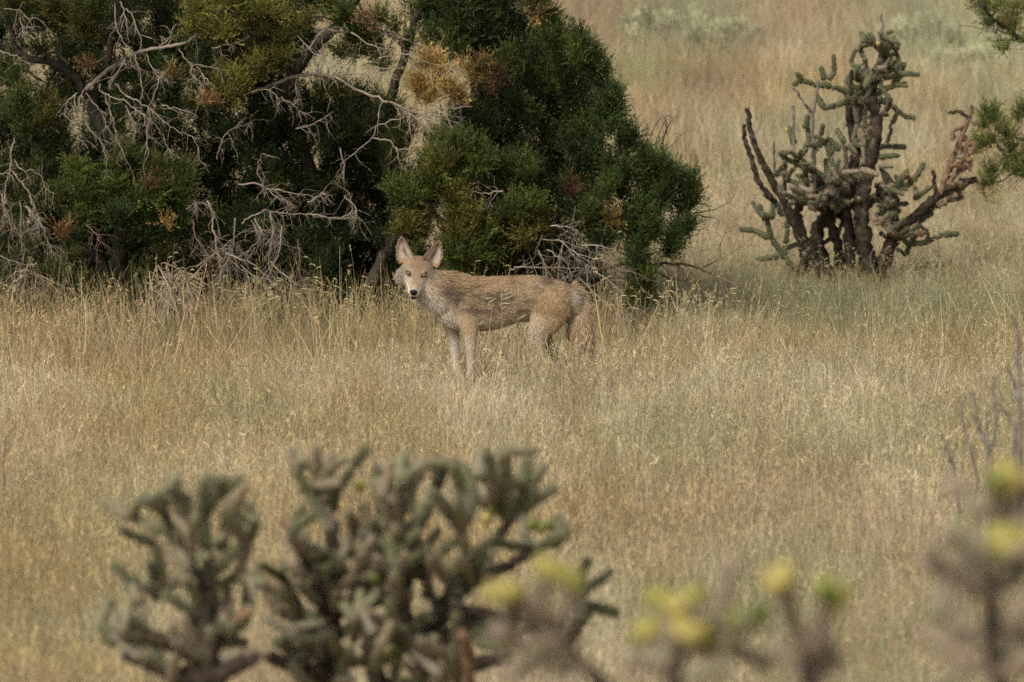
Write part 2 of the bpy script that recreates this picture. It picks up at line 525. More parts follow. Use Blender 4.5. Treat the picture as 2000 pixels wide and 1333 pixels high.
def grass_stalk(name, pxs, d, r, label, group=None, heads=(), col=(.52, .435, .29)):
    pts = spline([P(x, y, d) for x, y in pxs], 4, .001)
    base = pts[0].copy()
    base[2] = ground_z(base[0], base[1])
    if base[2] < pts[0][2]: pts = np.concatenate([[base + (pts[0] - base) * s for s in (0, .5)], pts])
    o = thing(name, label, 'grass stalk', base, group=group)
    m = MB(); tube(m, pts, r, r * .5, 4, col); m.build('stem', M_STRAW, o)
    for (x0, y0, x1, y1) in heads:
        a, b = P(x0, y0, d), P(x1, y1, d - .01)
        m = MB(); q = np.linspace(0, 1, 6)[:, None]
        ax = a + (b - a) * q; ax[:, 2] -= .004 * (q[:, 0] - q[:, 0] ** 2) * 4
        tube(m, ax, np.array((.0012, .0024, .0028, .0028, .0024, .0010)), 0, 6, np.array((.43, .375, .24)), rough=.5)
        for k in range(22):
            tt = rng.random(); pp = a + (b - a) * tt; dv = np.array((rng.normal(0, .3), rng.normal(0, .3), -1)) * .006
            sv = nrm(b - a) * .0012
            m.add([pp - sv, pp + sv, pp + dv], [(0, 1, 2)], (.45, .40, .25))
        m.build('seed_head', M_STRAW, o)
    return o


grass_stalk('grama_grass_stalk', [(962, 775), (972, 700), (981, 630), (979, 572)], 29.35, .0017, 'grama stalk with stacked seed spikes in front of the flank of the coyote',
            heads=[(979, 588, 981, 572), (981, 577, 999, 570), (980, 585, 1003, 577), (980, 592, 998, 592), (979, 604, 989, 597), (985, 571, 992, 561)])
grass_stalk('grama_grass_stalk', [(1002, 775), (996, 720), (1000, 670), (1012, 622)], 29.3, .0016, 'grama stalk with one curved seed spike in front of the hind leg of the coyote', heads=[(1012, 623, 1028, 614), (1008, 632, 1000, 640)])
grass_stalk('grama_grass_stalk', [(935, 778), (930, 730), (938, 680), (932, 622)], 29.2, .0016, 'slender grama stalk with small spikes in front of the elbow of the coyote', heads=[(932, 624, 920, 616), (934, 634, 946, 628)])
grass_stalk('grama_grass_stalk', [(946, 778), (944, 705), (956, 645), (964, 585)], 29.4, .0016, 'grama stalk with two drooping seed spikes in front of the ribs of the coyote',
            heads=[(946, 583, 962, 581), (953, 600, 956, 588), (955, 590, 968, 583)])
STK = [[(668, 640), (664, 560), (664, 480)], [(770, 690), (720, 620), (672, 570), (640, 552)], [(1268, 690), (1225, 620), (1240, 600), (1300, 640)],
       [(1440, 740), (1400, 680), (1350, 615)], [(930, 745), (915, 705), (890, 655)], [(1860, 760), (1700, 690), (1590, 640)], [(1560, 700), (1500, 660), (1470, 640)],
       [(1270, 770), (1220, 730), (1190, 690)], [(480, 620), (500, 560), (545, 500)], [(450, 700), (430, 640), (410, 600)], [(1060, 740), (1035, 690), (1000, 640)],
       [(1760, 560), (1800, 500), (1850, 470)], [(1720, 560), (1700, 500), (1740, 440)], [(1830, 590), (1790, 540), (1750, 480)], [(230, 720), (200, 650), (150, 610)], [(130, 700), (128, 640), (100, 600)]]
SD = [32.0, 31.0, 31.4, 30.0, 29.4, 29.8, 31.5, 29.9, 32.2, 31.2, 29.3, 36.4, 36.4, 36.3, 31.2, 31.5]
WH = ['before the juniper with crossing grey limbs', 'before the juniper with crossing grey limbs', 'below the dense dark green juniper', 'between the dense juniper and the far cactus', 'in front of the coyote', 'between the dense juniper and the far cactus',
      'between the dense juniper and the far cactus', 'just behind the coyote', 'beside the bleached dead brush', 'beside the bleached dead brush', 'in front of the coyote', 'round the foot of the far cactus', 'round the foot of the far cactus', 'round the foot of the far cactus',
      'below the juniper with drooping bleached twigs', 'below the juniper with drooping bleached twigs']
for s, d, w in zip(STK, SD, WH):
    grass_stalk('straw_stalk', s, d, .0017, 'long pale straw stalk leaning ' + w, 'straw stalks leaning ' + w)

# ------------------------------------------------------------------ junipers
def foliage(centers, radii, cols, per, L=(.06, .135), leaf=(.010, .020), K=15, lobes=6):
    """many scale-leaf sprays gathered in upright finger-like lobes of each clump"""
    nl = len(centers) * lobes
    C = np.repeat(centers, lobes, 0); R = np.repeat(radii, lobes, 0); CL = np.repeat(cols, lobes, 0)
    C = C + nrm(rng.normal(0, 1, (nl, 3))) * R * rng.uniform(.25, .95, (nl, 1))
    CL = CL * rng.uniform(.55, 1.5, (nl, 1))
    R = R * rng.uniform(.22, .46, (nl, 1)) * np.array((1, 1, 1.7))
    axl = nrm(np.array((0, 0, .8)) + rng.normal(0, .45, (nl, 3)) + (C - np.repeat(centers, lobes, 0)) * 4)
    q = max(2, per // lobes)
    C = np.repeat(C, q, 0); R = np.repeat(R, q, 0); CL = np.repeat(CL, q, 0); AX = np.repeat(axl, q, 0)
    n = len(C)
    u = nrm(rng.normal(0, 1, (n, 3)))
    pos = C + u * R * rng.random((n, 1)) ** .5
    d = nrm(u * .45 + AX * .9 + rng.normal(0, .30, (n, 3)))
    ln = rng.uniform(*L, (n, 1))
    tone = rng.uniform(.7, 1.3, (n, 1)) * (1 + rng.normal(0, .08, (n, 3)))
    t = (np.arange(K) + .5) / K
    bp = pos[:, None] + d[:, None] * (ln * t)[:, :, None] + rng.normal(0, .004, (n, K, 3))
    side = rng.normal(0, 1, (n, K, 3)); side = nrm(side - d[:, None] * (side * d[:, None]).sum(-1, keepdims=True))
    ld = nrm(d[:, None] * .75 + side * (.75 * (1.1 - t))[None, :, None])
    ll = rng.uniform(*leaf, (n, K, 1))
    wv = nrm(np.cross(ld, rng.normal(0, 1, (n, K, 3)))) * rng.uniform(.0022, .0044, (n, K, 1))
    V = np.stack([bp - wv, bp + wv, bp + ld * ll], 2).reshape(-1, 3)
    F = np.arange(n * K * 3).reshape(-1, 3)
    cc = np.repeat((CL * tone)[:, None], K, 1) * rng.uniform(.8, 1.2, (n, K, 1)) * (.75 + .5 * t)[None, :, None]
    return V, F, np.repeat(cc.reshape(-1, 3), 3, 0)


def inpoly(x, y, poly):
    c = False; n = len(poly); j = n - 1
    for i in range(n):
        xi, yi = poly[i]; xj, yj = poly[j]
        if (yi > y) != (yj > y) and x < (xj - xi) * (y - yi) / (yj - yi) + xi: c = not c
        j = i
    return c


Z3 = lambda L: [(x / 2.857, y / 2.857) for x, y in L]
Z4 = lambda L: [(600 + x / 2.353, y / 2.353) for x, y in L]
Z8 = lambda L: [(x / 2.613, 350 + y / 2.613) for x, y in L]
Z1 = lambda L: [(x / 4.167, 380 + y / 4.167) for x, y in L]
Z5 = lambda L: [(1400 + x / 2.2217, y / 2.2217) for x, y in L]
Z6 = lambda L: [(150 + x / 1.818, 820 + y / 1.818) for x, y in L]
Z7 = lambda L: [(1200 + x / 2.10625, 700 + y / 2.10625) for x, y in L]
DG = np.array((.036, .052, .014)); MG = np.array((.080, .098, .020)); YG = np.array((.150, .140, .030)); OR = np.array((.36, .235, .075)); RB = np.array((.17, .092, .042)); BG = np.array((.026, .037, .011))

JD = 33.7


def crown(tree, name, clumps, per=70):
    """clumps: (px, py, rx, ry, colour, depth)"""
    ce, ra, co = [], [], []
    for (x, y, rx, ry, c, d) in clumps:
        s = d / FPX
        ce.append(P(x, y, d)); ra.append((rx * s, (rx + ry) * .5 * s * .9, ry * s)); co.append(c)
    m = MB(); m.add(*foliage(np.array(ce), np.array(ra), np.array(co), per))
    return m.build(name, M_LEAF, tree, smooth=False)


def side_twigs(m, pts, n, L, r, droop, col=None, lev=1):
    pts = np.asarray(pts)
    for _ in range(n):
        i = rng.integers(max(1, len(pts) // 5), len(pts)); p0 = pts[i]
        t = nrm(pts[i] - pts[i - 1])
        dv = nrm(t * .7 + rng.normal(0, .75, 3) * np.array((1, .6, 1)) + np.array((0, 0, -droop)))
        ln = rng.uniform(.35, 1.) * L; k = 6; q = [p0]
        for s in range(k):
            dv = nrm(dv + rng.normal(0, .24, 3) + np.array((0, 0, -droop * .12)))
            q.append(q[-1] + dv * ln / k)
        q = np.array(q)
        tube(m, q, r, r * .35, 4, col, cap=False)
        if lev > 0: side_twigs(m, q, rng.integers(1, 4), L * .5, r * .65, droop, col, lev - 1)


def branch(tree, name, pxs, d, r0, r1, material, d1=None, twigs=0, L=.16, droop=.5, jit=.004, sides=6, lev=1):
    d1 = d if d1 is None else d1
    n = len(pxs)
    pts = spline([P(x, y, d + (d1 - d) * i / max(1, n - 1)) for i, (x, y) in enumerate(pxs)], 4, jit)
    if material is not M_BARK: r0, r1 = r0 * .85, r1 * .7
    m = MB(); tube(m, pts, r0, r1, sides, rough=.35)
    if twigs: side_twigs(m, pts, twigs, L, max(.0016, r1 * .8), droop, lev=lev)
    return m.build(name, material, tree)


def fill(poly, n, rmin, rmax, cols, d0, d1, gaps=(), tall=1.35):
    xs_, ys_ = [p[0] for p in poly], [p[1] for p in poly]
    out = []
    tries = 0
    while len(out) < n and tries < n * 60:
        tries += 1
        x, y = rng.uniform(min(xs_), max(xs_)), rng.uniform(min(ys_), max(ys_))
        if not inpoly(x, y, poly): continue
        r = rng.uniform(rmin, rmax)
        if any(((x - gx) / (gr * .75 + r * .5)) ** 2 + ((y - gy) / (gs * .75 + r * .5)) ** 2 < 1 for gx, gy, gr, gs in gaps): continue
        c = cols[rng.integers(len(cols))]
        out.append((x, y, r, r * tall, c, rng.uniform(d0, d1)))
    return out


def base_at(px, d):
    x = P(px, 600, d)[0]
    return (x, d, float(ground_z(x, d)))


def gz3(L): return [(x / 2.857, y / 2.857, a / 2.857, b / 2.857) for x, y, a, b in L]


GAPS = gz3([(60, 250, 55, 85), (200, 450, 120, 75), (230, 230, 90, 50), (1000, 135, 40, 40), (1060, 300, 26, 26), (450, 680, 22, 22), (1800, 490, 120, 55), (1940, 110, 80, 70),
            (1280, 1040, 20, 16), (1560, 1270, 40, 24), (1290, 1165, 18, 12), (30, 560, 30, 60), (400, 1290, 40, 20), (2000, 260, 60, 60), (2120, 400, 60, 40)]) + \
       [(730, 430, 14, 16), (735, 480, 7, 18), (715, 565, 14, 10), (590, 455, 16, 10), (130, 520, 34, 16), (60, 560, 30, 14), (690, 400, 10, 10),
        (780, 20, 30, 26), (700, 120, 24, 10), (690, 45, 14, 18), (720, 175, 26, 16), (640, 165, 24, 14), (180, 450, 18, 10)]

# --- left juniper
jl = thing('juniper', 'juniper with dark upright trunk and a fan of drooping bleached twigs', 'tree', base_at(205, JD))
branch(jl, 'trunk', [(205, 655), (222, 560), (235, 470), (228, 380), (214, 300), (186, 225), (170, 180)], JD + .1, .055, .03, M_BARK, jit=.006, sides=9)
branch(jl, 'limb', Z3([(480, 520), (430, 450), (370, 400), (290, 350), (180, 330), (95, 290), (70, 180), (30, 60), (0, -60)]), JD + .05, .026, .017, M_BARK, JD - .1, twigs=10, L=.3, droop=.1)
branch(jl, 'limb', Z3([(480, 500), (560, 425), (650, 360), (740, 305), (850, 275), (960, 260), (1050, 230), (1120, 170), (1200, 90), (1270, -20)]), JD - .02, .016, .010, M_DEAD, JD - .35, twigs=6, L=.2)
branch(jl, 'limb', [(230, 560), (190, 505), (150, 490), (105, 522), (75, 520), (0, 510), (-60, 500)], JD, .028, .018, M_BARK, JD - .35, twigs=14, L=.25, droop=.5)
branch(jl, 'limb', Z3([(520, 600), (580, 420), (620, 250), (660, 100), (680, -80)]), JD + .2, .03, .02, M_BARK, twigs=6, L=.3, droop=0)
DL = [[(1000, 275), (1030, 330), (1070, 360), (1150, 370), (1260, 395)], [(1100, 375), (1140, 430), (1190, 475)], [(1070, 360), (1070, 420), (1120, 470), (1130, 560)],
      [(815, 300), (850, 380), (890, 450), (860, 520), (835, 600), (835, 640)], [(755, 305), (770, 380), (790, 480), (795, 550)], [(700, 330), (660, 400), (600, 465)],
      [(560, 470), (570, 520), (640, 545), (700, 570), (760, 610), (800, 640), (870, 700), (910, 760), (950, 840), (1005, 885)],
      [(640, 470), (700, 530), (780, 565), (830, 600), (870, 640), (930, 690), (1010, 740), (1080, 775), (1110, 870)],
      [(590, 530), (600, 590), (640, 690), (650, 760), (690, 850), (705, 900)], [(470, 500), (440, 560), (460, 650), (500, 730), (560, 790), (600, 890)],
      [(420, 530), (415, 620), (420, 700), (440, 770), (490, 830)], [(480, 520), (540, 590), (580, 650), (590, 720)], [(900, 590), (1000, 610), (1100, 650)],
      [(800, 640), (820, 740), (830, 850)], [(880, 450), (930, 400), (965, 310)], [(430, 520), (380, 570), (360, 640)], [(700, 590), (740, 680), (730, 750)],
      [(640, 20), (650, 150), (690, 230), (740, 285)], [(670, 10), (690, 60), (700, 120), (710, 165)], [(700, 50), (740, 90), (780, 200), (790, 250)],
      [(20, 50), (110, 60), (160, 100), (200, 100), (250, 130)], [(110, 100), (140, 200)], [(0, 285), (60, 310), (120, 320)],
      [(80, 770), (60, 850), (60, 930), (40, 1000), (30, 1100), (60, 1170)], [(80, 890), (120, 950), (180, 950), (240, 1010), (260, 1060), (300, 1080)],
      [(60, 950), (120, 1020), (180, 1110), (210, 1200), (250, 1300)], [(10, 1080), (30, 1180), (60, 1250), (70, 1330)], [(140, 1150), (190, 1200), (230, 1260)], [(0, 970), (50, 970)]]
for i, b in enumerate(DL):
    r0 = .0056 if len(b) > 6 else .0042
    branch(jl, 'dead_branch', Z3(b), JD - .52 - rng.uniform(0, .12), r0, .0022, M_DEAD, JD - .62, twigs=4 + len(b), L=.15, droop=.55, lev=1)
for b in ([(300, 560), (220, 600), (160, 720), (110, 860), (150, 1060)], [(230, 560), (200, 680), (190, 800), (240, 960)], [(250, 640), (340, 700), (430, 780), (560, 880)], [(240, 620), (120, 640), (0, 760)], [(280, 640), (300, 760), (380, 900), (420, 1000)],
          [(200, 660), (110, 720), (60, 850), (40, 980)], [(300, 650), (480, 740), (640, 820), (760, 960)], [(0, 500), (100, 540), (220, 575)], [(650, 740), (720, 900), (800, 1000)], [(40, 0), (40, 100), (90, 210), (130, 290)], [(160, 60), (170, 300), (190, 560)],
          [(240, 10), (290, 130), (340, 260), (400, 400), (440, 500)], [(210, 100), (260, 180), (320, 240)], [(20, 0), (40, 140), (0, 300)], [(700, 250), (800, 360), (790, 480)]):
    branch(jl, 'dead_branch', Z1(b), JD - .55 - rng.uniform(0, .2), .0046, .0018, M_DEAD if rng.random() < .8 else M_REDTWIG, twigs=9, L=.16, droop=.6, lev=2)
LEFT_POLY = [(-80, -60), (470, -60), (480, 60), (455, 140), (430, 240), (420, 330), (400, 420), (370, 470), (360, 600), (260, 640), (190, 620), (120, 560), (90, 490), (-80, 480)]
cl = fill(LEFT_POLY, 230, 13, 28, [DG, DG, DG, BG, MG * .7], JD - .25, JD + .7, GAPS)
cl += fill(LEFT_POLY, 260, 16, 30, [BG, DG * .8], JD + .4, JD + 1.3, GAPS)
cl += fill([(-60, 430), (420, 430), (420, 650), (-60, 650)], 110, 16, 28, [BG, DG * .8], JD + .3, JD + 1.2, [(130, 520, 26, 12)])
for x, y, r, s, c in [(480, 1000, 90, 80, MG), (330, 1120, 80, 70, MG * .9), (560, 1080, 90, 80, MG), (700, 1150, 90, 80, MG * .8), (850, 1090, 90, 80, MG), (960, 1100, 80, 80, MG * .9), (800, 1250, 100, 90, DG * 1.4), (960, 1240, 70, 90, DG * 1.4),
                      (720, 900, 70, 70, MG * .8), (860, 950, 70, 60, MG * .7), (640, 1240, 90, 70, DG * 1.3), (90, 500, 70, 100, MG * .7), (120, 640, 80, 100, DG * 1.3), (300, 640, 80, 50, YG * .6), (420, 60, 90, 90, YG * .55), (330, 90, 80, 70, YG * .5), (480, 150, 60, 60, YG * .4),
                      (560, 30, 70, 50, MG * .7), (100, 30, 80, 40, YG * .5), (160, 760, 50, 60, DG * 1.2), (1000, 1000, 60, 60, MG * .7), (480, 1230, 60, 50, MG * .6)]:
    for k in range(4):
        x2, y2 = x + rng.normal(0, r * .45), y + rng.normal(0, s * .45)
        cl.append((x2 / 2.857, y2 / 2.857, r * .36 / 2.857, s * .46 / 2.857, c * rng.uniform(.75, 1.2), JD - .35 - rng.uniform(0, .2)))
for x, y, r in [(30, 520, 24), (60, 500, 24), (20, 560, 22), (90, 545, 22), (10, 600, 24), (60, 620, 24), (100, 600, 22), (140, 605, 20), (170, 620, 20), (115, 545, 22), (160, 560, 16), (190, 575, 18), (250, 590, 24), (255, 615, 20), (70, 590, 20), (45, 615, 18), (140, 510, 14), (205, 635, 16), (280, 560, 30), (300, 530, 30), (330, 480, 30)]:
    cl.append((x, y, r * .8, r * .8, MG * rng.uniform(.5, .9), JD - .2 - rng.uniform(0, .2)))
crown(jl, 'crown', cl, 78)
crown(jl, 'dry_foliage', [(x / 2.857, y / 2.857, r / 2.857, r * 1.3 / 2.857, c, JD - .6) for x, y, r, c in [(485, 375, 9, RB), (830, 1040, 14, RB * .7), (940, 1260, 16, OR * .7), (340, 1310, 24, RB), (380, 1325, 18, RB)]], 26)

# --- middle juniper, leaning limbs
jm = thing('juniper', 'juniper with crossing grey limbs and gaps through its crown, behind the head of the coyote', 'tree', base_at(690, JD + .1))
branch(jm, 'trunk', [(690, 610), (720, 560), (752, 500), (775, 440), (760, 350), (740, 280), (760, 200), (790, 110), (812, 40), (850, -80)], JD + .1, .042, .02, M_BARK, jit=.006, sides=8)
branch(jm, 'limb', [(720, 570), (660, 440), (610, 330), (560, 200), (585, 130), (640, 70), (690, 5), (720, -60)], JD + .75, .04, .026, M_BARK, JD - .3, jit=.005, sides=8, twigs=4, L=.2)
branch(jm, 'limb', [(490, 181), (525, 168), (574, 150), (600, 147), (629, 145), (664, 155), (694, 174), (728, 187), (770, 204), (804, 217), (838, 230), (872, 246), (893, 259)], JD - .45, .013, .006, M_DEAD, twigs=26, L=.2, droop=.25)
branch(jm, 'limb', [(545, 22), (600, 27), (650, 38), (664, 53), (720, 70)], JD - .4, .010, .005, M_DEAD, twigs=8, L=.2)
branch(jm, 'limb', [(560, 45), (600, 47), (625, 57), (685, 64), (740, 64), (770, 72), (804, 83), (834, 98), (863, 115)], JD - .42, .012, .006, M_DEAD, twigs=22, L=.2, droop=.2)
DM = [[(460, 480), (440, 540), (330, 570), (300, 630), (200, 720), (150, 760)], [(300, 635), (380, 650), (420, 690), (470, 690), (510, 740), (530, 780)], [(410, 680), (420, 740), (465, 800)],
      [(480, 800), (500, 740)], [(0, 985), (100, 1000), (240, 1000)], [(460, 480), (560, 560), (640, 590)], [(430, 500), (520, 560), (600, 640)], [(330, 270), (450, 250), (560, 290), (700, 330)],
      [(60, 135), (75, 220), (90, 330), (70, 350)], [(0, 230), (60, 150), (110, 140)], [(200, 150), (300, 210), (400, 230)], [(280, 300), (360, 320), (480, 310)], [(150, 330), (300, 350), (420, 370)], [(470, 480), (470, 580), (480, 640)],
      [(560, 480), (660, 500), (760, 490)], [(560, 520), (690, 570)], [(150, 680), (170, 760), (160, 800)], [(520, 500), (640, 540), (660, 600)], [(170, 900), (220, 970), (215, 1050)], [(0, 930), (60, 900), (80, 870)]]
for b in DM:
    branch(jm, 'dead_branch', Z4(b), JD - .5 - rng.uniform(0, .1), .0055, .002, M_DEAD, twigs=6, L=.14, droop=.35)
DM2 = [[(1210, 890), (1225, 820), (1270, 740), (1340, 705), (1400, 695)], [(1330, 1030), (1440, 1030), (1490, 1055), (1560, 1060), (1620, 1080), (1700, 1090), (1760, 1100), (1820, 1080)], [(1470, 1050), (1440, 940), (1460, 860)],
       [(1490, 1050), (1540, 1100), (1600, 1120)], [(1040, 1170), (1080, 1140), (1130, 1125)], [(1150, 1125), (1200, 1200), (1230, 1330)], [(1350, 1250), (1400, 1210), (1470, 1180), (1510, 1180), (1600, 1190), (1700, 1200), (1850, 1220), (2000, 1220)],
       [(1570, 540), (1640, 590), (1700, 640)], [(1660, 200), (1740, 290), (1810, 330)], [(1400, 515), (1500, 505), (1560, 560)], [(1180, 270), (1280, 250), (1390, 205)], [(1650, 720), (1730, 700), (1840, 640)], [(1510, 1190), (1530, 1260), (1510, 1330)], [(1400, 1230), (1450, 1330)], [(1900, 1220), (1960, 1180), (1950, 1080)], [(1660, 430), (1650, 500), (1670, 560)]]
for b in DM2:
    branch(jm, 'dead_branch', Z3(b), JD - .5 - rng.uniform(0, .15), .0055 if len(b) > 6 else .0040, .0018, M_DEAD, twigs=5 + 2 * len(b), L=.13, droop=.5)
# thicket of fine dead twigs under it
for b in ([(1060, 110), (1090, 200), (1080, 260), (1130, 330), (1150, 400), (1250, 480), (1280, 560), (1300, 640)], [(980, 210), (1000, 300), (1060, 380), (1090, 450)], [(1300, 200), (1330, 270), (1300, 330), (1230, 400)], [(1380, 170), (1390, 290), (1370, 430), (1420, 560)],
          [(1090, 260), (1120, 420), (1140, 600)], [(1150, 380), (1300, 440), (1420, 560), (1600, 620)], [(1520, 310), (1530, 420), (1530, 560)], [(1000, 450), (1100, 380), (1250, 260)], [(1200, 200), (1180, 380), (1090, 520)], [(1230, 440), (1340, 540), (1460, 660)],
          [(1440, 240), (1420, 400), (1330, 560)], [(960, 520), (1080, 400), (1200, 330)], [(1300, 550), (1330, 600), (1320, 700)], [(1380, 420), (1480, 520), (1600, 570)]):
    branch(jm, 'dead_branch', Z8(b), JD - .3 - rng.uniform(0, .35), .006, .0018, M_DEAD if rng.random() < .7 else M_REDTWIG, twigs=12, L=.2, droop=.45, lev=2)
MID_POLY = [(420, -60), (660, -60), (640, 30), (600, 90), (560, 170), (640, 190), (760, 215), (800, 250), (790, 320), (770, 400), (790, 500), (880, 560), (900, 650), (690, 640), (560, 650), (400, 650), (390, 480), (420, 300), (440, 120)]
cl = fill(MID_POLY, 230, 13, 27, [DG, BG, BG, DG * .8, MG * .6], JD - .15, JD + .7, GAPS)
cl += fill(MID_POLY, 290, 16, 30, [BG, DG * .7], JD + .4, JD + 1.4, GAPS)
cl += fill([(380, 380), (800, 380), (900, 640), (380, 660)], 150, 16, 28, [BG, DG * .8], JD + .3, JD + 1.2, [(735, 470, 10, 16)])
for x, y, r, s, c in [(1200, 40, 110, 60, YG), (1500, 70, 100, 70, YG * .9), (1620, 140, 60, 60, YG * .7), (1150, 180, 70, 50, YG), (1250, 200, 60, 40, YG), (1330, 450, 90, 60, YG), (1250, 530, 70, 60, YG * .9), (1420, 390, 50, 60, YG * .8), (1550, 330, 70, 40, YG * .6), (1400, 180, 60, 80, YG * .5),
                      (1290, 330, 60, 80, YG * .4), (1560, 230, 60, 60, YG * .6), (1380, 30, 90, 60, MG), (1900, 80, 50, 50, MG * .7)]:
    for k in range(5):
        x2, y2 = x + rng.normal(0, r * .45), y + rng.normal(0, s * .45)
        cl.append((x2 / 2.857, y2 / 2.857, r * .38 / 2.857, s * .5 / 2.857, c * rng.uniform(.75, 1.2), JD - .45 - rng.uniform(0, .2)))
for x, y, r in [(680, 75, 24), (715, 100, 22), (660, 110, 20), (770, 60, 18), (790, 90, 16), (750, 130, 18), (740, 40, 16), (700, 85, 20), (725, 80, 22), (740, 95, 18), (690, 105, 14), (640, 180, 14), (662, 185, 16), (625, 190, 14), (760, 215, 14)]:
    cl.append((x, y, r * .8, r * .8, MG * .75, JD - .4))
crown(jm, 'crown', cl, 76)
crown(jm, 'dry_foliage', [(x / 2.857, y / 2.857, r / 2.857, r * 1.2 / 2.857, c, JD - .6) for x, y, r, c in [(1320, 130, 20, OR * .8), (1140, 580, 18, OR * .7), (1200, 600, 14, RB), (975, 430, 14, OR * .5), (1500, 310, 18, RB * .7)]]
      + [(702, 38, 12, 16, RB, JD - .5), (715, 50, 10, 10, RB, JD - .5)], 30)

# --- right juniper, dense and dark green
jr = thing('juniper', 'dense dark green juniper with a dry ochre patch, standing behind the back of the coyote', 'tree', base_at(985, JD + .2))
branch(jr, 'trunk', [(985, 650), (975, 560), (960, 440), (945, 330), (930, 200), (930, 80), (940, -80)], JD + .3, .06, .03, M_BARK, jit=.006, sides=9)
branch(jr, 'limb', [(980, 600), (1060, 560), (1120, 520), (1180, 470), (1230, 420), (1260, 370), (1290, 320)], JD + .2, .03, .012, M_BARK, JD, twigs=10, L=.3, droop=-.2)
branch(jr, 'limb', [(980, 560), (1080, 470), (1150, 400), (1180, 350), (1205, 320), (1212, 270)], JD + .2, .03, .010, M_BARK, JD, twigs=8, L=.25, droop=-.3)
branch(jr, 'limb', [(975, 540), (900, 470), (850, 420), (820, 360)], JD + .2, .03, .012, M_BARK, JD - .3, twigs=8, L=.25, droop=-.2)
branch(jr, 'limb', [(1100, 545), (1200, 520), (1270, 516), (1322, 516), (1365, 525), (1407, 544), (1450, 557)], JD - .1, .013, .005, M_REDTWIG, JD - .4, twigs=10, L=.2, droop=.1)
branch(jr, 'limb', [(1150, 560), (1267, 533), (1301, 542), (1344, 550), (1386, 548)], JD - .1, .009, .005, M_REDTWIG, JD - .3, twigs=8, L=.15, droop=.1)
for b in ([(1500, 790), (1540, 720), (1600, 660), (1660, 600), (1720, 500)], [(1520, 700), (1570, 640), (1600, 570), (1620, 510)], [(1540, 720), (1650, 690), (1720, 620)], [(1600, 660), (1640, 560), (1670, 520)], [(1440, 640), (1430, 560), (1480, 580), (1540, 520)],
          [(1780, 980), (1850, 970), (1930, 940), (1960, 890)], [(1790, 990), (1860, 1000), (1900, 1020)], [(1820, 1230), (1900, 1190), (1980, 1140)], [(1900, 1180), (1900, 1120), (1940, 1060)], [(1420, 1150), (1450, 1080), (1520, 960), (1560, 880)], [(1370, 840), (1420, 760), (1440, 640)], [(1440, 940), (1500, 1000), (1580, 1090)], [(1400, 1000), (1480, 880), (1500, 790)]):
    branch(jr, 'twig_branch', Z4(b), JD - .2 - rng.uniform(0, .15), .0055, .0018, M_REDTWIG, twigs=5, L=.13, droop=-.1)
for b in ([(900, 880), (820, 890), (760, 880)], [(650, 920), (600, 980), (560, 1030), (630, 1100)], [(1120, 1040), (1200, 1045), (1260, 1080)], [(1080, 1100), (1170, 1110), (1290, 1150)], [(1080, 1080), (1060, 1130), (1040, 1190), (1000, 1220)], [(1060, 1150), (1090, 1200), (1110, 1250)],
          [(1150, 1100), (1230, 1160), (1300, 1190), (1380, 1180)], [(1200, 1140), (1250, 1200), (1320, 1240)], [(950, 1230), (1130, 1230), (1280, 1240)], [(1100, 1150), (1180, 1200), (1220, 1270)], [(1180, 1110), (1160, 1200), (1190, 1290)], [(1380, 1190), (1440, 1240), (1520, 1260)], [(1260, 1130), (1350, 1130), (1420, 1150)],
          [(1320, 1250), (1420, 1320), (1500, 1420)], [(1250, 1280), (1380, 1400), (1520, 1480)], [(620, 980), (660, 900), (740, 850)], [(1280, 1220), (1300, 1330), (1400, 1430)], [(640, 940), (690, 990), (680, 1060)]):
    branch(jr, 'dead_branch', Z4(b), JD - .6 - rng.uniform(0, .15), .0058, .002, M_DEAD, twigs=8, L=.16, droop=.3, lev=2)
RP = Z4([(500, -120), (495, 100), (520, 170), (620, 200), (680, 280), (860, 300), (830, 400), (720, 490), (700, 600), (620, 640), (540, 720), (560, 800), (420, 850), (390, 900), (430, 960), (600, 900), (680, 1000), (640, 1180), (640, 1500), (900, 1500), (1200, 1450), (1330, 1350), (1300, 1200), (1150, 1150),
         (1180, 1060), (1290, 1060), (1370, 1120), (1390, 1000), (1370, 850), (1330, 760), (1310, 600), (1330, 560), (1340, 400), (1300, 320), (1230, 280), (1200, 200), (1110, 120), (1010, 60), (1060, -20), (1000, -120)])
rg = [(1020, 185, 8, 10), (1080, 150, 7, 14), (1155, 180, 7, 12), (1085, 380, 6, 16), (1000, 465, 8, 10), (1165, 240, 6, 10), (1023, 250, 5, 8)]
cl = fill(RP, 360, 11, 24, [DG, DG, DG * 1.2, BG, MG * .8], JD - .25, JD + .6, rg, 1.6)
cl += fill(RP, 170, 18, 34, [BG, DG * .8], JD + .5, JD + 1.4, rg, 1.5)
# lobes that make the outline
EDGE = [(1040, -10, 45, 60), (1060, 10, 20, 30), (1130, 130, 45, 50), (1210, 210, 40, 60), (1250, 290, 40, 45), (1310, 300, 35, 40), (1345, 390, 40, 55), (1400, 450, 40, 55), (1420, 530, 40, 50), (1380, 560, 40, 60), (1470, 670, 45, 70), (1460, 780, 50, 55), (1440, 850, 45, 60), (1570, 790, 45, 60), (1640, 810, 45, 55), (1680, 790, 30, 50),
        (1560, 880, 50, 60), (1640, 900, 45, 60), (1780, 870, 35, 50), (1740, 950, 40, 50), (1600, 990, 50, 60), (1530, 1000, 45, 55), (1570, 1090, 40, 50), (1720, 1060, 40, 30), (1680, 1130, 50, 40), (1530, 1180, 45, 60), (1530, 1260, 45, 60), (1550, 1340, 40, 60), (1530, 1420, 35, 60), (1350, 1100, 45, 50), (1300, 1010, 50, 60), (1500, 1000, 40, 60), (1390, 900, 45, 60)]
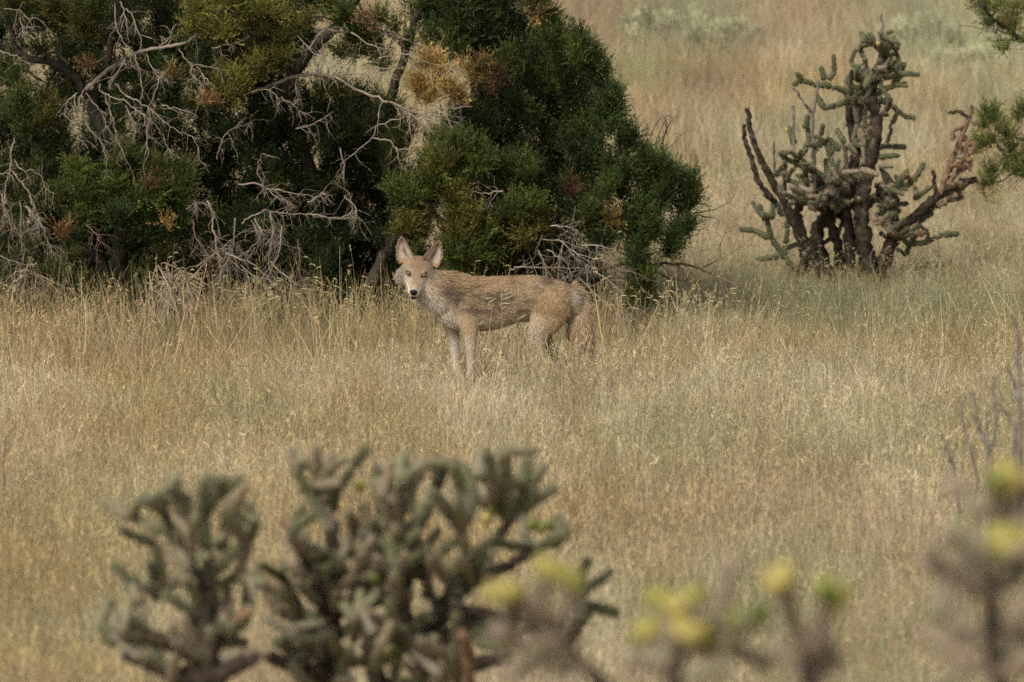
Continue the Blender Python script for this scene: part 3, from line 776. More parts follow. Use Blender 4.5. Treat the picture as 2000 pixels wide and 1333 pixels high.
for x, y, r, s in EDGE:
    for k in range(4):
        cl.append((600 + (x + rng.normal(0, r * .42)) / 2.353, (y + rng.normal(0, s * .5)) / 2.353, r * .30 / 2.353, s * .62 / 2.353, (DG * 1.25 if rng.random() < .65 else MG * .8) * rng.uniform(.8, 1.2), JD - .25 - rng.uniform(0, .25)))
for x, y, r, s, c in [(640, 700, 90, 70, MG), (740, 720, 90, 80, MG), (820, 780, 70, 80, MG * .9), (690, 920, 60, 60, YG * .8), (740, 1000, 80, 80, YG * .8), (740, 1090, 90, 70, YG * .8), (850, 1110, 80, 80, MG), (780, 1180, 90, 50, MG), (460, 890, 80, 50, MG), (500, 1060, 90, 60, YG * .75), (560, 840, 90, 60, MG), (680, 1180, 60, 50, MG), (980, 950, 100, 90, MG * .8), (1020, 1060, 80, 70, YG * .6), (900, 820, 70, 60, MG * .7), (980, 800, 60, 60, MG * .8), (620, 780, 60, 60, YG * .7)]:
    for k in range(6):
        cl.append((600 + (x + rng.normal(0, r * .45)) / 2.353, (y + rng.normal(0, s * .45)) / 2.353, r * .36 / 2.353, s * .5 / 2.353, c * rng.uniform(.7, 1.2), JD - .5 - rng.uniform(0, .25)))
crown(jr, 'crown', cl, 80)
crown(jr, 'dry_foliage', [(600 + x / 2.353, y / 2.353, r / 2.353, s / 2.353, c * rng.uniform(.85, 1.15), JD - .45) for x, y, r, s, c in [(560, 300, 40, 40, OR), (620, 330, 50, 50, OR), (540, 400, 50, 45, OR), (640, 420, 55, 45, OR), (560, 460, 40, 30, OR), (690, 460, 30, 30, OR * .8), (760, 350, 50, 40, OR * .7), (800, 320, 40, 30, OR * .5), (500, 420, 20, 30, OR), (1200, 880, 18, 44, RB * .6), (1390, 1020, 20, 30, OR * .6), (620, 720, 30, 30, OR * .5), (900, 1080, 40, 30, RB * .6), (1000, 1120, 40, 30, RB * .5), (1050, 60, 20, 20, OR * .6), (870, 390, 40, 60, RB * .4)]], 90)

# --- juniper at the right edge
je = thing('juniper', 'open juniper reaching green tipped twigs toward the dead arm of the far cactus', 'tree', base_at(2160, 38.0))
branch(je, 'trunk', [(2160, 560), (2150, 420), (2140, 300), (2130, 150), (2120, 0), (2110, -120)], 38.0, .06, .03, M_BARK, sides=8)
Ze = lambda L: [(1840 + x / 5.125, 160 + y / 5.125) for x, y in L]
branch(je, 'limb', [(2145, 345), (2070, 335)] + Ze([(820, 800), (700, 770), (600, 700), (530, 600), (500, 520)]), 38.0, .02, .007, M_DEAD, 37.6, twigs=14, L=.2, droop=0)
branch(je, 'limb', [(2145, 330), (2060, 322)] + Ze([(820, 850), (760, 880), (640, 970), (520, 1020), (370, 1050)]), 38.0, .018, .005, M_DEAD, 37.5, twigs=14, L=.2, droop=0)
branch(je, 'limb', [(2140, 300), (2060, 285)] + Ze([(820, 590), (720, 540), (620, 500)]), 38.0, .016, .006, M_REDTWIG, 37.6, twigs=8, L=.18, droop=0)
branch(je, 'limb', [(2125, 110), (2050, 90), (1990, 75), (1975, 60), (1940, 40), (1920, 10)], 38.0, .02, .008, M_BARK, 37.6, twigs=10, L=.2, droop=0)
branch(je, 'dead_branch', [(2060, 80), (1985, 70), (1930, 56), (1872, 50)], 37.8, .006, .003, M_REDTWIG, twigs=6, L=.12)
branch(je, 'dead_branch', Ze([(820, 175), (765, 150), (720, 170)]), 37.6, .003, .002, M_REDTWIG, twigs=1, L=.06)
branch(je, 'dead_branch', Ze([(820, 960), (700, 1020), (660, 1090)]), 37.6, .004, .002, M_REDTWIG, twigs=4, L=.1)
cl = []
for x, y, r, s in [(430, 330, 55, 70), (500, 370, 50, 60), (540, 390, 40, 50), (430, 430, 50, 50), (330, 680, 50, 50), (400, 650, 50, 40), (490, 620, 50, 40), (620, 500, 60, 60), (660, 570, 60, 60), (690, 690, 50, 50), (740, 790, 60, 50), (780, 950, 60, 50), (500, 900, 45, 60), (480, 990, 50, 50), (420, 1040, 50, 40), (650, 880, 50, 30), (800, 300, 50, 60), (760, 370, 40, 40), (820, 900, 60, 60), (850, 700, 60, 60)]:
    for k in range(4): cl.append((1840 + (x + rng.normal(0, r * .4)) / 5.125, 160 + (y + rng.normal(0, s * .4)) / 5.125, r * .36 / 5.125, s * .5 / 5.125, MG * rng.uniform(.8, 1.6), 37.6 + rng.uniform(-.15, .15)))
for x, y, r in [(1905, 12, 16), (1925, 28, 18), (1945, 15, 22), (1965, 30, 22), (1985, 20, 26), (1990, 55, 26), (1930, 50, 14), (1955, 60, 14), (1985, 80, 18), (1960, 96, 7), (1995, 0, 30), (2030, 30, 40), (2040, 80, 40), (2060, 300, 50), (2080, 380, 50), (2090, 200, 50), (2060, 120, 40)]:
    for k in range(4): cl.append((x + rng.normal(0, r * .4), y + rng.normal(0, r * .4), r * .36, r * .45, MG * rng.uniform(.7, 1.4), 37.6 + rng.uniform(-.2, .4)))
for k in range(120): cl.append((rng.uniform(2070, 2230), rng.uniform(-160, 470), rng.uniform(14, 26), rng.uniform(16, 32), MG * rng.uniform(.5, 1.1), 38.0 + rng.normal(0, .35)))
crown(je, 'crown', cl, 14)
crown(je, 'dry_foliage', [(1970, 45, 7, 8, RB, 37.4), (1948, 258, 6, 8, RB, 37.5), (1925, 385, 8, 8, RB * .9, 37.5)], 10)

# --- soft sage shrubs far up the slope
for lab, bx_, by_, wpx, hpx, tone in SHRUBS:
    b_ = gpix(bx_, by_); dsh = float(b_[1])
    sh = thing('sage_shrub', lab, 'shrub', (b_[0], b_[1], float(ground_z(b_[0], b_[1]))))
    cs_ = []
    for k in range(44):
        t_ = rng.uniform(-1, 1); h_ = rng.uniform(.1, 1) * (1 - .6 * t_ * t_)
        cs_.append((bx_ + t_ * wpx * .85, by_ - h_ * hpx * .85, wpx * .13, hpx * .18, np.array((.39, .385, .235)) * tone * rng.uniform(.8, 1.2), dsh + rng.uniform(-.35, .35)))
    crown(sh, 'crown', cs_, 60)
    m = MB()
    for k in range(7):
        e_ = P(bx_ + rng.uniform(-.6, .6) * wpx, by_ - hpx * rng.uniform(.3, .8), dsh); tube(m, spline([np.array(sh.location), (np.array(sh.location) + e_) / 2 + rng.normal(0, .03, 3), e_], 3), .008, .003, 4)
    m.build('stem', M_REDTWIG, sh)

# --- bleached dead brush
bb = P(345, 615, 32.0)
br = thing('dead_brush', 'bundle of bleached pinkish dead brush arching over the grass under the junipers', 'brush', (bb[0], 32.0, float(ground_z(bb[0], 32.0))))
for k in range(34):
    x0 = rng.uniform(295, 385); y0 = 625
    lean = rng.normal(0, 22); top = rng.uniform(508, 556) + abs(x0 - 345) * .5
    xt = 345 + (x0 - 345) * .6 + lean
    tail = rng.uniform(15, 50)
    b = [(x0, y0), ((x0 + xt) / 2, (y0 + top) / 2 - 8), (xt, top), (xt + tail * np.sign(rng.normal(.4, 1)), top + rng.uniform(15, 55))]
    pts = spline([P(x, y, 32.0 + rng.normal(0, .08)) for x, y in b], 4, .003)
    m = MB(); tube(m, pts, .0042, .0018, 4)
    side_twigs(m, pts, 3, .1, .0016, .3, lev=0)
    m.build('stick', M_STRAW if False else mat('bleached_stick', noise_ramp([(.3, (.26, .195, .13)), (.7, (.48, .38, .27))], 20)) if k == 0 else bpy.data.materials['bleached_stick'], br)

# ------------------------------------------------------------------ chollas
def joint_mesh(seed, col, spine_col, nsp=3, splen=.016, nodes=11, rows=9):
    """one cholla joint, 0.15 long and 0.017 thick, with rows of tubercles and spine clusters"""
    r = np.random.default_rng(seed); mb = MB()
    L, R, A, S = .15, .0165, 16, 19
    t = np.linspace(0, 1, S); ang = np.arange(A) * 2 * math.pi / A
    V = []
    for i, tt in enumerate(t):
        prof = min(1, (tt / .10) ** .55 if tt > 0 else 0) * min(1, ((1 - tt) / .14) ** .55 if tt < 1 else 0)
        prof = max(prof, .05)
        bump = .34 * np.cos(ang * 5 + i * math.pi / 1.5) * np.cos(tt * rows * 2 * math.pi) + .12 * np.cos(ang * 5 - tt * 14)
        rad = R * prof * (1 + bump) * (1 + .1 * math.sin(tt * 3.1 + seed))
        bend = .008 * math.sin(tt * 2.4 + seed) * (1 if seed % 2 else -1)
        V.append(np.stack([np.cos(ang) * rad + bend, np.sin(ang) * rad, np.full(A, tt * L)], 1))
    V = np.concatenate(V)
    F = [(i * A + j, i * A + (j + 1) % A, (i + 1) * A + (j + 1) % A, (i + 1) * A + j) for i in range(S - 1) for j in range(A)]
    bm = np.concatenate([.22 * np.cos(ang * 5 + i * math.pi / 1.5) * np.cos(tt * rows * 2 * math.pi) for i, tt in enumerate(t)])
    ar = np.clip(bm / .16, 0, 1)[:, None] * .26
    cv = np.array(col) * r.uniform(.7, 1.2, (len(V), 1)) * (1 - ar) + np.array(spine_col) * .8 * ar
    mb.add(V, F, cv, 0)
    for i in range(rows * 2):
        for j in range(5):
            tt = (i + .5) / (rows * 2); aa = j * 2 * math.pi / 5 + (i % 3) * 2.1
            p0 = np.array((math.cos(aa) * R * 1.05, math.sin(aa) * R * 1.05, tt * L)); n0 = np.array((math.cos(aa), math.sin(aa), .35))
            for k in range(nsp):
                dv = nrm(n0 + r.normal(0, .6, 3)) * splen * r.uniform(.5, 1.1)
                sv = nrm(np.cross(dv, r.normal(0, 1, 3))) * .0007
                mb.add([p0 - sv, p0 + sv, p0 + dv], [(0, 1, 2)], np.array(spine_col) * r.uniform(.8, 1.15), 1)
    o = mb.build('joint', [M_CACT, M_SPINE], link=False)
    return o.data


def fruit_mesh(seed, col):
    r = np.random.default_rng(seed); mb = MB(); A, S = 14, 9; V = []; C = []
    for i in range(S):
        t = i / (S - 1); rad = .017 * (math.sin(math.pi * (.08 + .80 * t)) ** .6) * (1 if t < .9 else .7)
        for j in range(A):
            a2 = j * 2 * math.pi / A
            q = rad * (1 + .14 * math.cos(a2 * 5 + i * 2.1) + r.normal(0, .02))
            V.append((math.cos(a2) * q, math.sin(a2) * q, t * .042 - (.006 if t == 1 else 0)))
            C.append(np.array(col) * (1 + .2 * math.cos(a2 * 5 + i * 2.1)) * r.uniform(.85, 1.15))
    F = [(i * A + j, i * A + (j + 1) % A, (i + 1) * A + (j + 1) % A, (i + 1) * A + j) for i in range(S - 1) for j in range(A)]
    mb.add(V, F, np.array(C)); n = len(V)
    mb.add(V[-A:] + [(0, 0, .034)], [(j, (j + 1) % A, A) for j in range(A)], np.array(col) * .6)
    return mb.build('fruit', [M_CACT], link=False).data


CG = (.066, .078, .025); CB = (.180, .175, .090); CDk = (.040, .048, .017); CT = (.23, .178, .108); CBr = (.21, .125, .075); SPN = (.50, .43, .31); SPP = (.56, .46, .34)
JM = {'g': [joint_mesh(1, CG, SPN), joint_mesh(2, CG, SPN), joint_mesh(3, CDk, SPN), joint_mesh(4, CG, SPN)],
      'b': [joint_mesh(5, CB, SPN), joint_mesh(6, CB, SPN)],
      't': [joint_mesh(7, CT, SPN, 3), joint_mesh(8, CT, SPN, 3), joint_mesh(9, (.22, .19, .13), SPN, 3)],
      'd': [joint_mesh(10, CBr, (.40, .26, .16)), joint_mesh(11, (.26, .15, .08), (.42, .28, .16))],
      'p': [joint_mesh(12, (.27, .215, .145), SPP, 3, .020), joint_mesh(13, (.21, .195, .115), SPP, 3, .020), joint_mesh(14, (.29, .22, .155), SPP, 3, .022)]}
FM = {'y': [fruit_mesh(1, (.39, .33, .09)), fruit_mesh(2, (.42, .34, .11)), fruit_mesh(3, (.30, .28, .07))], 'g': [fruit_mesh(4, (.10, .12, .03)), fruit_mesh(5, (.17, .18, .05))], 'o': [fruit_mesh(6, (.45, .27, .07))]}


class Cholla:
    def __init__(self, label, base_px, d, group=None):
        x = P(base_px, 600, d)[0]
        self.d = d; self.pix = d / FPX
        self.o = thing('tree_cholla', label, 'cactus', (x, d, float(ground_z(x, d))), group=group)
        self.nodes = []           # px, py, depth of what has been placed

    def depth(self, x, y):
        if not self.nodes: return self.d
        n = min(self.nodes, key=lambda q: (q[0] - x) ** 2 + (q[1] - y) ** 2)
        return n[2]

    def stem(self, pxs, w0, w1, material, spread=.0, ground=False, name='stem'):
        d0 = self.depth(*pxs[0]) if not ground else self.d + rng.uniform(-spread, spread)
        d1 = d0 + rng.uniform(-spread, spread); n = len(pxs)
        dd = [d0 + (d1 - d0) * i / (n - 1) for i in range(n)]
        for (x, y), d in zip(pxs, dd): self.nodes.append((x, y, d))
        pts = [P(x, y, d) for (x, y), d in zip(pxs, dd)]
        if ground:
            b = pts[0].copy(); b[2] = ground_z(b[0], b[1]) - .03; b[0] += (self.o.location.x - b[0]) * .3
            if pts[0][2] > b[2] + .05: pts = [b, (b + pts[0]) / 2] + pts
        pts = spline(pts, 6, self.pix * 1.2)
        m = MB(); tube(m, pts, w0 * self.pix, w1 * self.pix, 11, rough=.75)
        # knobbly old bark and spine clusters
        n = len(pts); T = nrm(np.gradient(pts, axis=0))
        for k in range(n * 12):
            i = rng.integers(n); rad = (w0 + (w1 - w0) * i / n) * self.pix
            nv = rng.normal(0, 1, 3); nv = nrm(nv - T[i] * nv.dot(T[i])); p0 = pts[i] + nv * rad * .9
            dv = nrm(nv + rng.normal(0, .5, 3)) * rng.uniform(.008, .022); sv = nrm(np.cross(dv, T[i])) * .0012
            m.add([p0 - sv, p0 + sv, p0 + dv], [(0, 1, 2)], np.array((.34, .27, .21)), 1)
        return m.build(name, [material, M_SPINE], self.o)

    def joint(self, a, b, kind, w):
        v = b - a; L = float(np.linalg.norm(v))
        me = random.choice(JM[kind])
        o = bpy.data.objects.new('joint', me); COL.objects.link(o); o.parent = self.o
        q = Vector(v).to_track_quat('Z', 'Y')
        s = w / .0165
        o.matrix_local = Matrix.Translation(Vector(a) - self.o.location) @ q.to_matrix().to_4x4() @ Matrix.Rotation(random.uniform(0, 6.28), 4, 'Z') @ Matrix.Diagonal((s, s, L * 1.07 / .15, 1))

    def chain(self, pxs, kind, w, lmax, spread=.12, d=None):
        d0 = self.depth(*pxs[0]) if d is None else d
        d1 = d0 + rng.uniform(-spread, spread); n = len(pxs)
        P3 = []
        for i, (x, y) in enumerate(pxs):
            dd = d0 + (d1 - d0) * i / (n - 1); self.nodes.append((x, y, dd)); P3.append(P(x, y, dd))
        for i in range(n - 1):
            a, b = P3[i], P3[i + 1]; L = np.linalg.norm(b - a); k = max(1, int(round(L / (lmax * self.pix))))
            for j in range(k):
                p0, p1 = a + (b - a) * j / k, a + (b - a) * (j + 1) / k
                self.joint(p0, p1, kind, w * self.pix * rng.uniform(.88, 1.12))
        return P3

    def fruit(self, x, y, kind='y', size=1.0, d=None, up=(0, 0, 1)):
        dd = self.depth(x, y) if d is None else d
        p = P(x, y, dd)
        o = bpy.data.objects.new('fruit', random.choice(FM[kind])); COL.objects.link(o); o.parent = self.o
        q = Vector((up[0] + rng.normal(0, .3), up[1] + rng.normal(0, .3), up[2])).to_track_quat('Z', 'Y')
        o.matrix_local = Matrix.Translation(Vector(p) - self.o.location - Vector((0, 0, .02 * size))) @ q.to_matrix().to_4x4() @ Matrix.Diagonal((size, size, size, 1))

    def sprout(self, n, kinds, w, l0, l1, box, fan=.9):
        """extra short joints growing out of what is already there"""
        cand = [q for q in self.nodes if box[0] < q[0] < box[2] and box[1] < q[1] < box[3]]
        for _ in range(n):
            x, y, d = random.choice(cand)
            a2 = rng.normal(-1.57, fan); L = rng.uniform(l0, l1)
            dx, dy = math.cos(a2) * L, math.sin(a2) * L
            if y + dy < box[1] + 8 or x + dx < box[0] + 8 or x + dx > box[2] + 10: continue
            self.chain([(x, y), (x + dx, y + dy)], random.choice(kinds), w, 200, .18, d)
            cand.append(self.nodes[-1])


# --- the far tree cholla
fc = Cholla('many stemmed tree cholla with dark trunks and one curled brown dead arm', 1650, 36.9)
for pts, w0, w1 in [([(660, 1160), (630, 1000), (640, 870), (650, 760), (680, 650), (690, 500), (665, 420), (690, 340), (720, 250), (718, 150)], 17, 8), ([(490, 1200), (440, 1080), (440, 1000), (480, 930), (510, 860), (560, 780), (600, 680)], 15, 10),
                    ([(540, 1190), (520, 1050), (490, 960), (500, 900), (560, 820)], 11, 9), ([(580, 1170), (570, 1000), (560, 900), (590, 800), (600, 700), (590, 560), (570, 420)], 11, 7), ([(720, 1150), (750, 1080), (800, 1000), (880, 920), (960, 850), (1050, 800), (1130, 780)], 15, 5),
                    ([(380, 1190), (380, 1090), (330, 960), (290, 880), (230, 760), (190, 690), (150, 580), (130, 470)], 12, 4), ([(470, 1200), (400, 1090), (370, 1000), (350, 930), (380, 850), (430, 780)], 11, 8), ([(700, 1170), (760, 1040), (770, 960), (740, 880), (700, 800)], 12, 9), ([(640, 1160), (600, 1040), (560, 960), (500, 880)], 9, 8)]:
    fc.stem(Z5(pts), w0, w1, M_CBARK, .15, True, 'trunk')
for pts, w0, w1, mt in [([(240, 860), (180, 790), (150, 700), (120, 600), (120, 540)], 5.5, 3.5, M_CBARK), ([(970, 840), (1010, 720), (1060, 600), (1090, 520), (1110, 460)], 5.5, 4, M_CDEADB), ([(1090, 520), (1060, 485), (1010, 490)], 3.5, 3, M_CBARK),
                        ([(1075, 550), (1030, 570), (1020, 610)], 3.5, 3, M_CDEADB), ([(1000, 800), (1050, 740), (1090, 650), (1095, 640)], 4.5, 3.5, M_CDEADB), ([(1090, 645), (1085, 700), (1100, 745)], 4, 3, M_CDEADB), ([(1060, 660), (1040, 680)], 4, 3, M_CDEADB),
                        ([(420, 820), (420, 640), (420, 500), (440, 350)], 4, 2.5, M_CGREY), ([(420, 500), (380, 450), (330, 380)], 3, 2, M_CGREY), ([(340, 720), (330, 460)], 2.5, 2, M_CGREY), ([(250, 760), (250, 610)], 2.5, 1.8, M_CGREY), ([(295, 830), (295, 700)], 4, 3, M_CBARK), ([(717, 180), (716, 60)], 3, 1.8, M_CGREY),
                        ([(950, 830), (935, 740)], 3.8, 3.2, M_CBARK), ([(740, 620), (755, 540)], 3.4, 2.6, M_CBARK), ([(1000, 870), (1070, 855)], 4.5, 4, M_CBARK), ([(960, 900), (1010, 870)], 4.5, 4, M_CDEADB), ([(1060, 820), (1100, 780)], 5, 4.5, M_CBARK), ([(860, 960), (910, 1010), (905, 1060)], 4, 3, M_CBARK), ([(1080, 800), (1120, 775)], 4, 4, M_CDEADB)]:
    fc.stem(Z5(pts), w0, w1, mt, .06)
for pts in [[(380, 1180), (300, 1130), (240, 1040), (215, 960), (185, 890)], [(225, 1030), (160, 1000), (100, 990)], [(270, 1110), (175, 1125)], [(215, 960), (260, 880)], [(300, 1060), (310, 930)], [(850, 1170), (920, 1140), (1020, 1135)], [(920, 1150), (970, 1190)], [(830, 1060), (900, 1055), (980, 1020), (1050, 1015)],
            [(820, 1110), (850, 1030), (880, 960), (940, 930)], [(790, 880), (740, 800), (710, 720)], [(770, 820), (800, 770), (830, 740)], [(800, 830), (850, 790), (900, 710)], [(860, 870), (930, 810)], [(750, 900), (700, 850)], [(740, 920), (690, 930)],
            [(480, 770), (430, 740), (380, 730), (300, 690), (270, 660)], [(350, 690), (390, 640), (400, 600)], [(340, 630), (310, 550)], [(390, 560), (390, 500)], [(440, 640), (460, 540)], [(520, 750), (490, 680), (480, 630), (430, 590)], [(530, 660), (480, 600)], [(560, 620), (520, 560)], [(400, 850), (340, 790)], [(400, 880), (330, 860)],
            [(620, 650), (700, 640), (820, 640)], [(700, 690), (790, 675)], [(700, 430), (760, 460), (830, 510), (860, 515)], [(640, 400), (560, 350)], [(700, 400), (770, 370), (800, 320)], [(680, 340), (720, 330), (800, 270)], [(690, 330), (640, 290), (610, 290)], [(640, 300), (640, 250)], [(720, 340), (840, 320), (880, 320)],
            [(720, 240), (680, 190), (630, 180)], [(640, 180), (630, 140)], [(690, 190), (660, 145)], [(720, 200), (790, 210)], [(740, 230), (770, 180)], [(740, 150), (760, 130)], [(500, 380), (420, 370), (360, 350), (345, 315)], [(360, 350), (330, 370)], [(470, 350), (450, 290)], [(485, 350), (510, 310), (510, 240)], [(520, 460), (460, 470), (430, 410)], [(640, 470), (560, 440), (520, 460)], [(600, 420), (520, 380), (500, 380)],
            [(700, 860), (720, 930), (760, 960)], [(560, 800), (520, 740)], [(420, 860), (360, 800)], [(250, 940), (190, 930)], [(300, 1080), (350, 1060)]]:
    fc.chain(Z5(pts), 'g', 4.9, 34, .10)
for pts in [[(600, 700), (590, 620), (610, 540), (600, 460)], [(640, 720), (640, 640), (620, 560)], [(690, 620), (640, 560), (560, 540)], [(650, 560), (640, 500), (650, 440)], [(560, 740), (560, 660), (550, 590)], [(700, 560), (700, 500)], [(540, 750), (620, 740), (700, 760)], [(520, 870), (560, 840), (600, 860)], [(520, 780), (470, 830)], [(570, 400), (560, 340)],
            [(690, 420), (640, 440), (580, 420)], [(600, 350), (640, 330), (700, 320)], [(700, 300), (740, 300), (800, 310)], [(720, 150), (700, 130)], [(740, 200), (760, 160)], [(450, 880), (440, 830), (480, 800)], [(560, 900), (540, 850)], [(600, 980), (610, 900)]]:
    fc.chain(Z5(pts), 't', 4.4, 28, .12)
fc.sprout(110, ['g', 'g', 'g', 't'], 4.0, 16, 34, (1650, 56, 1765, 330), 1.3)
fc.sprout(60, ['t', 't', 'd', 'g'], 4.8, 10, 22, (1560, 330, 1800, 520), 1.8)
fc.sprout(44, ['g', 'g', 't', 't'], 4.5, 14, 26, (1500, 200, 1660, 420), 1.1)
fc.sprout(60, ['g', 'g', 'g', 't'], 4.0, 20, 40, (1450, 300, 1660, 540), 1.0)
fc.sprout(50, ['g', 'g', 'g', 't'], 4.0, 20, 40, (1680, 320, 1860, 540), 1.0)
fc.sprout(50, ['g', 't', 't'], 4.5, 12, 24, (1560, 300, 1780, 470), 1.4)
fc.sprout(34, ['d', 'd', 't'], 4.4, 7, 15, (1840, 250, 1900, 380), 2.)
for x, y in [(700, 190), (640, 190), (300, 565), (410, 570), (830, 322), (690, 205), (720, 200)]:
    fc.fruit(1400 + x / 2.2217, y / 2.2217, 'y' if x != 410 else 'o', .8)

# --- two softer chollas in the middle ground
GRP = None
ml = Cholla('small grey green tree cholla beside the bigger branching cholla, without ripe fruit', 400, 15.6)
ml.stem(Z6([(440, 1060), (450, 960), (460, 860), (470, 760), (455, 660), (455, 560)]), 36, 16, M_CBARK, .05, True, 'trunk')
ml.stem(Z6([(340, 930), (420, 900), (520, 930)]), 20, 14, M_CBARK, .1)
ml.stem(Z6([(470, 860), (380, 820), (300, 780), (230, 760)]), 18, 12, M_CBARK, .15)
for pts, k in [([(455, 570), (460, 450), (450, 360)], 'g'), ([(455, 560), (400, 510), (360, 470)], 'g'), ([(470, 560), (540, 500), (600, 430), (640, 370)], 'g'), ([(450, 360), (440, 280), (450, 190)], 'b'), ([(440, 350), (500, 270), (490, 210)], 'g'), ([(500, 260), (580, 210)], 'g'), ([(400, 510), (340, 420), (310, 330), (280, 260)], 'g'), ([(390, 400), (385, 270)], 't'), ([(400, 400), (345, 260), (345, 200)], 'b'),
               ([(360, 440), (310, 390), (260, 385)], 'g'), ([(310, 620), (295, 530), (275, 440)], 'b'), ([(300, 640), (220, 590), (160, 550), (130, 515)], 'g'), ([(330, 620), (240, 590)], 'g'), ([(270, 570), (250, 520)], 'g'), ([(230, 760), (150, 750), (80, 750)], 'g'), ([(230, 770), (140, 790), (90, 780)], 'g'), ([(440, 660), (400, 600), (380, 550)], 'b'), ([(450, 640), (500, 590), (560, 560)], 'g'), ([(300, 780), (220, 760)], 't'),
               ([(230, 760), (230, 660), (200, 600)], 't'), ([(470, 760), (520, 730), (600, 730)], 'g'), ([(450, 700), (360, 650), (310, 620)], 'g'), ([(500, 740), (530, 690), (540, 580)], 't'), ([(560, 730), (610, 680)], 'd'), ([(470, 790), (420, 740), (400, 680)], 'g'), ([(440, 860), (360, 800), (330, 730)], 't'), ([(470, 820), (540, 790), (600, 800)], 'g'), ([(500, 860), (590, 830)], 't'), ([(340, 930), (300, 860), (230, 850)], 'g'), ([(455, 560), (520, 470), (530, 330)], 't'), ([(540, 350), (560, 280)], 'b'), ([(590, 440), (560, 330), (600, 230)], 't')]:
    ml.chain(Z6(pts), k, 10, 88, .14)
ml.sprout(62, ['g', 'g', 't', 't', 'b', 'b'], 9, 40, 76, (185, 912, 520, 1400), .8)

ml.stem(Z6([(450, 960), (330, 900), (240, 860), (170, 830)]), 16, 11, M_CBARK, .2)
ml.stem(Z6([(470, 930), (560, 880), (640, 840)]), 16, 11, M_CBARK, .2)
mm = Cholla('large branching tree cholla with dark trunks rising in front of the coyote', 730, 16.2)
mm.stem(Z6([(900, 1060), (900, 960), (890, 850), (900, 740), (915, 690)]), 26, 18, M_CBARK, .08, True, 'trunk')
mm.stem(Z6([(1230, 1060), (1240, 960), (1250, 870), (1200, 790), (1160, 720), (1150, 650)]), 30, 18, M_CBARK, .08, True, 'trunk')
for pts, w0, w1 in [([(905, 740), (860, 640), (845, 560), (800, 480)], 16, 11), ([(915, 690), (1000, 650), (1080, 640), (1160, 690)], 14, 14), ([(1180, 760), (1270, 710), (1310, 640), (1350, 560)], 15, 11), ([(915, 700), (920, 600), (910, 500), (900, 400)], 14, 10), ([(1150, 660), (1170, 560), (1150, 480), (1140, 400)], 14, 10), ([(900, 790), (800, 720), (730, 690)], 13, 10),
                    ([(1240, 840), (1330, 760), (1400, 720), (1480, 740)], 13, 11), ([(1350, 560), (1450, 470), (1540, 360)], 11, 9), ([(1330, 600), (1450, 560), (1580, 490), (1630, 460)], 11, 9), ([(1290, 700), (1400, 680), (1560, 720), (1720, 800), (1790, 720)], 12, 9)]:
    mm.stem(Z6(pts), w0, w1, M_CBARK, .2)
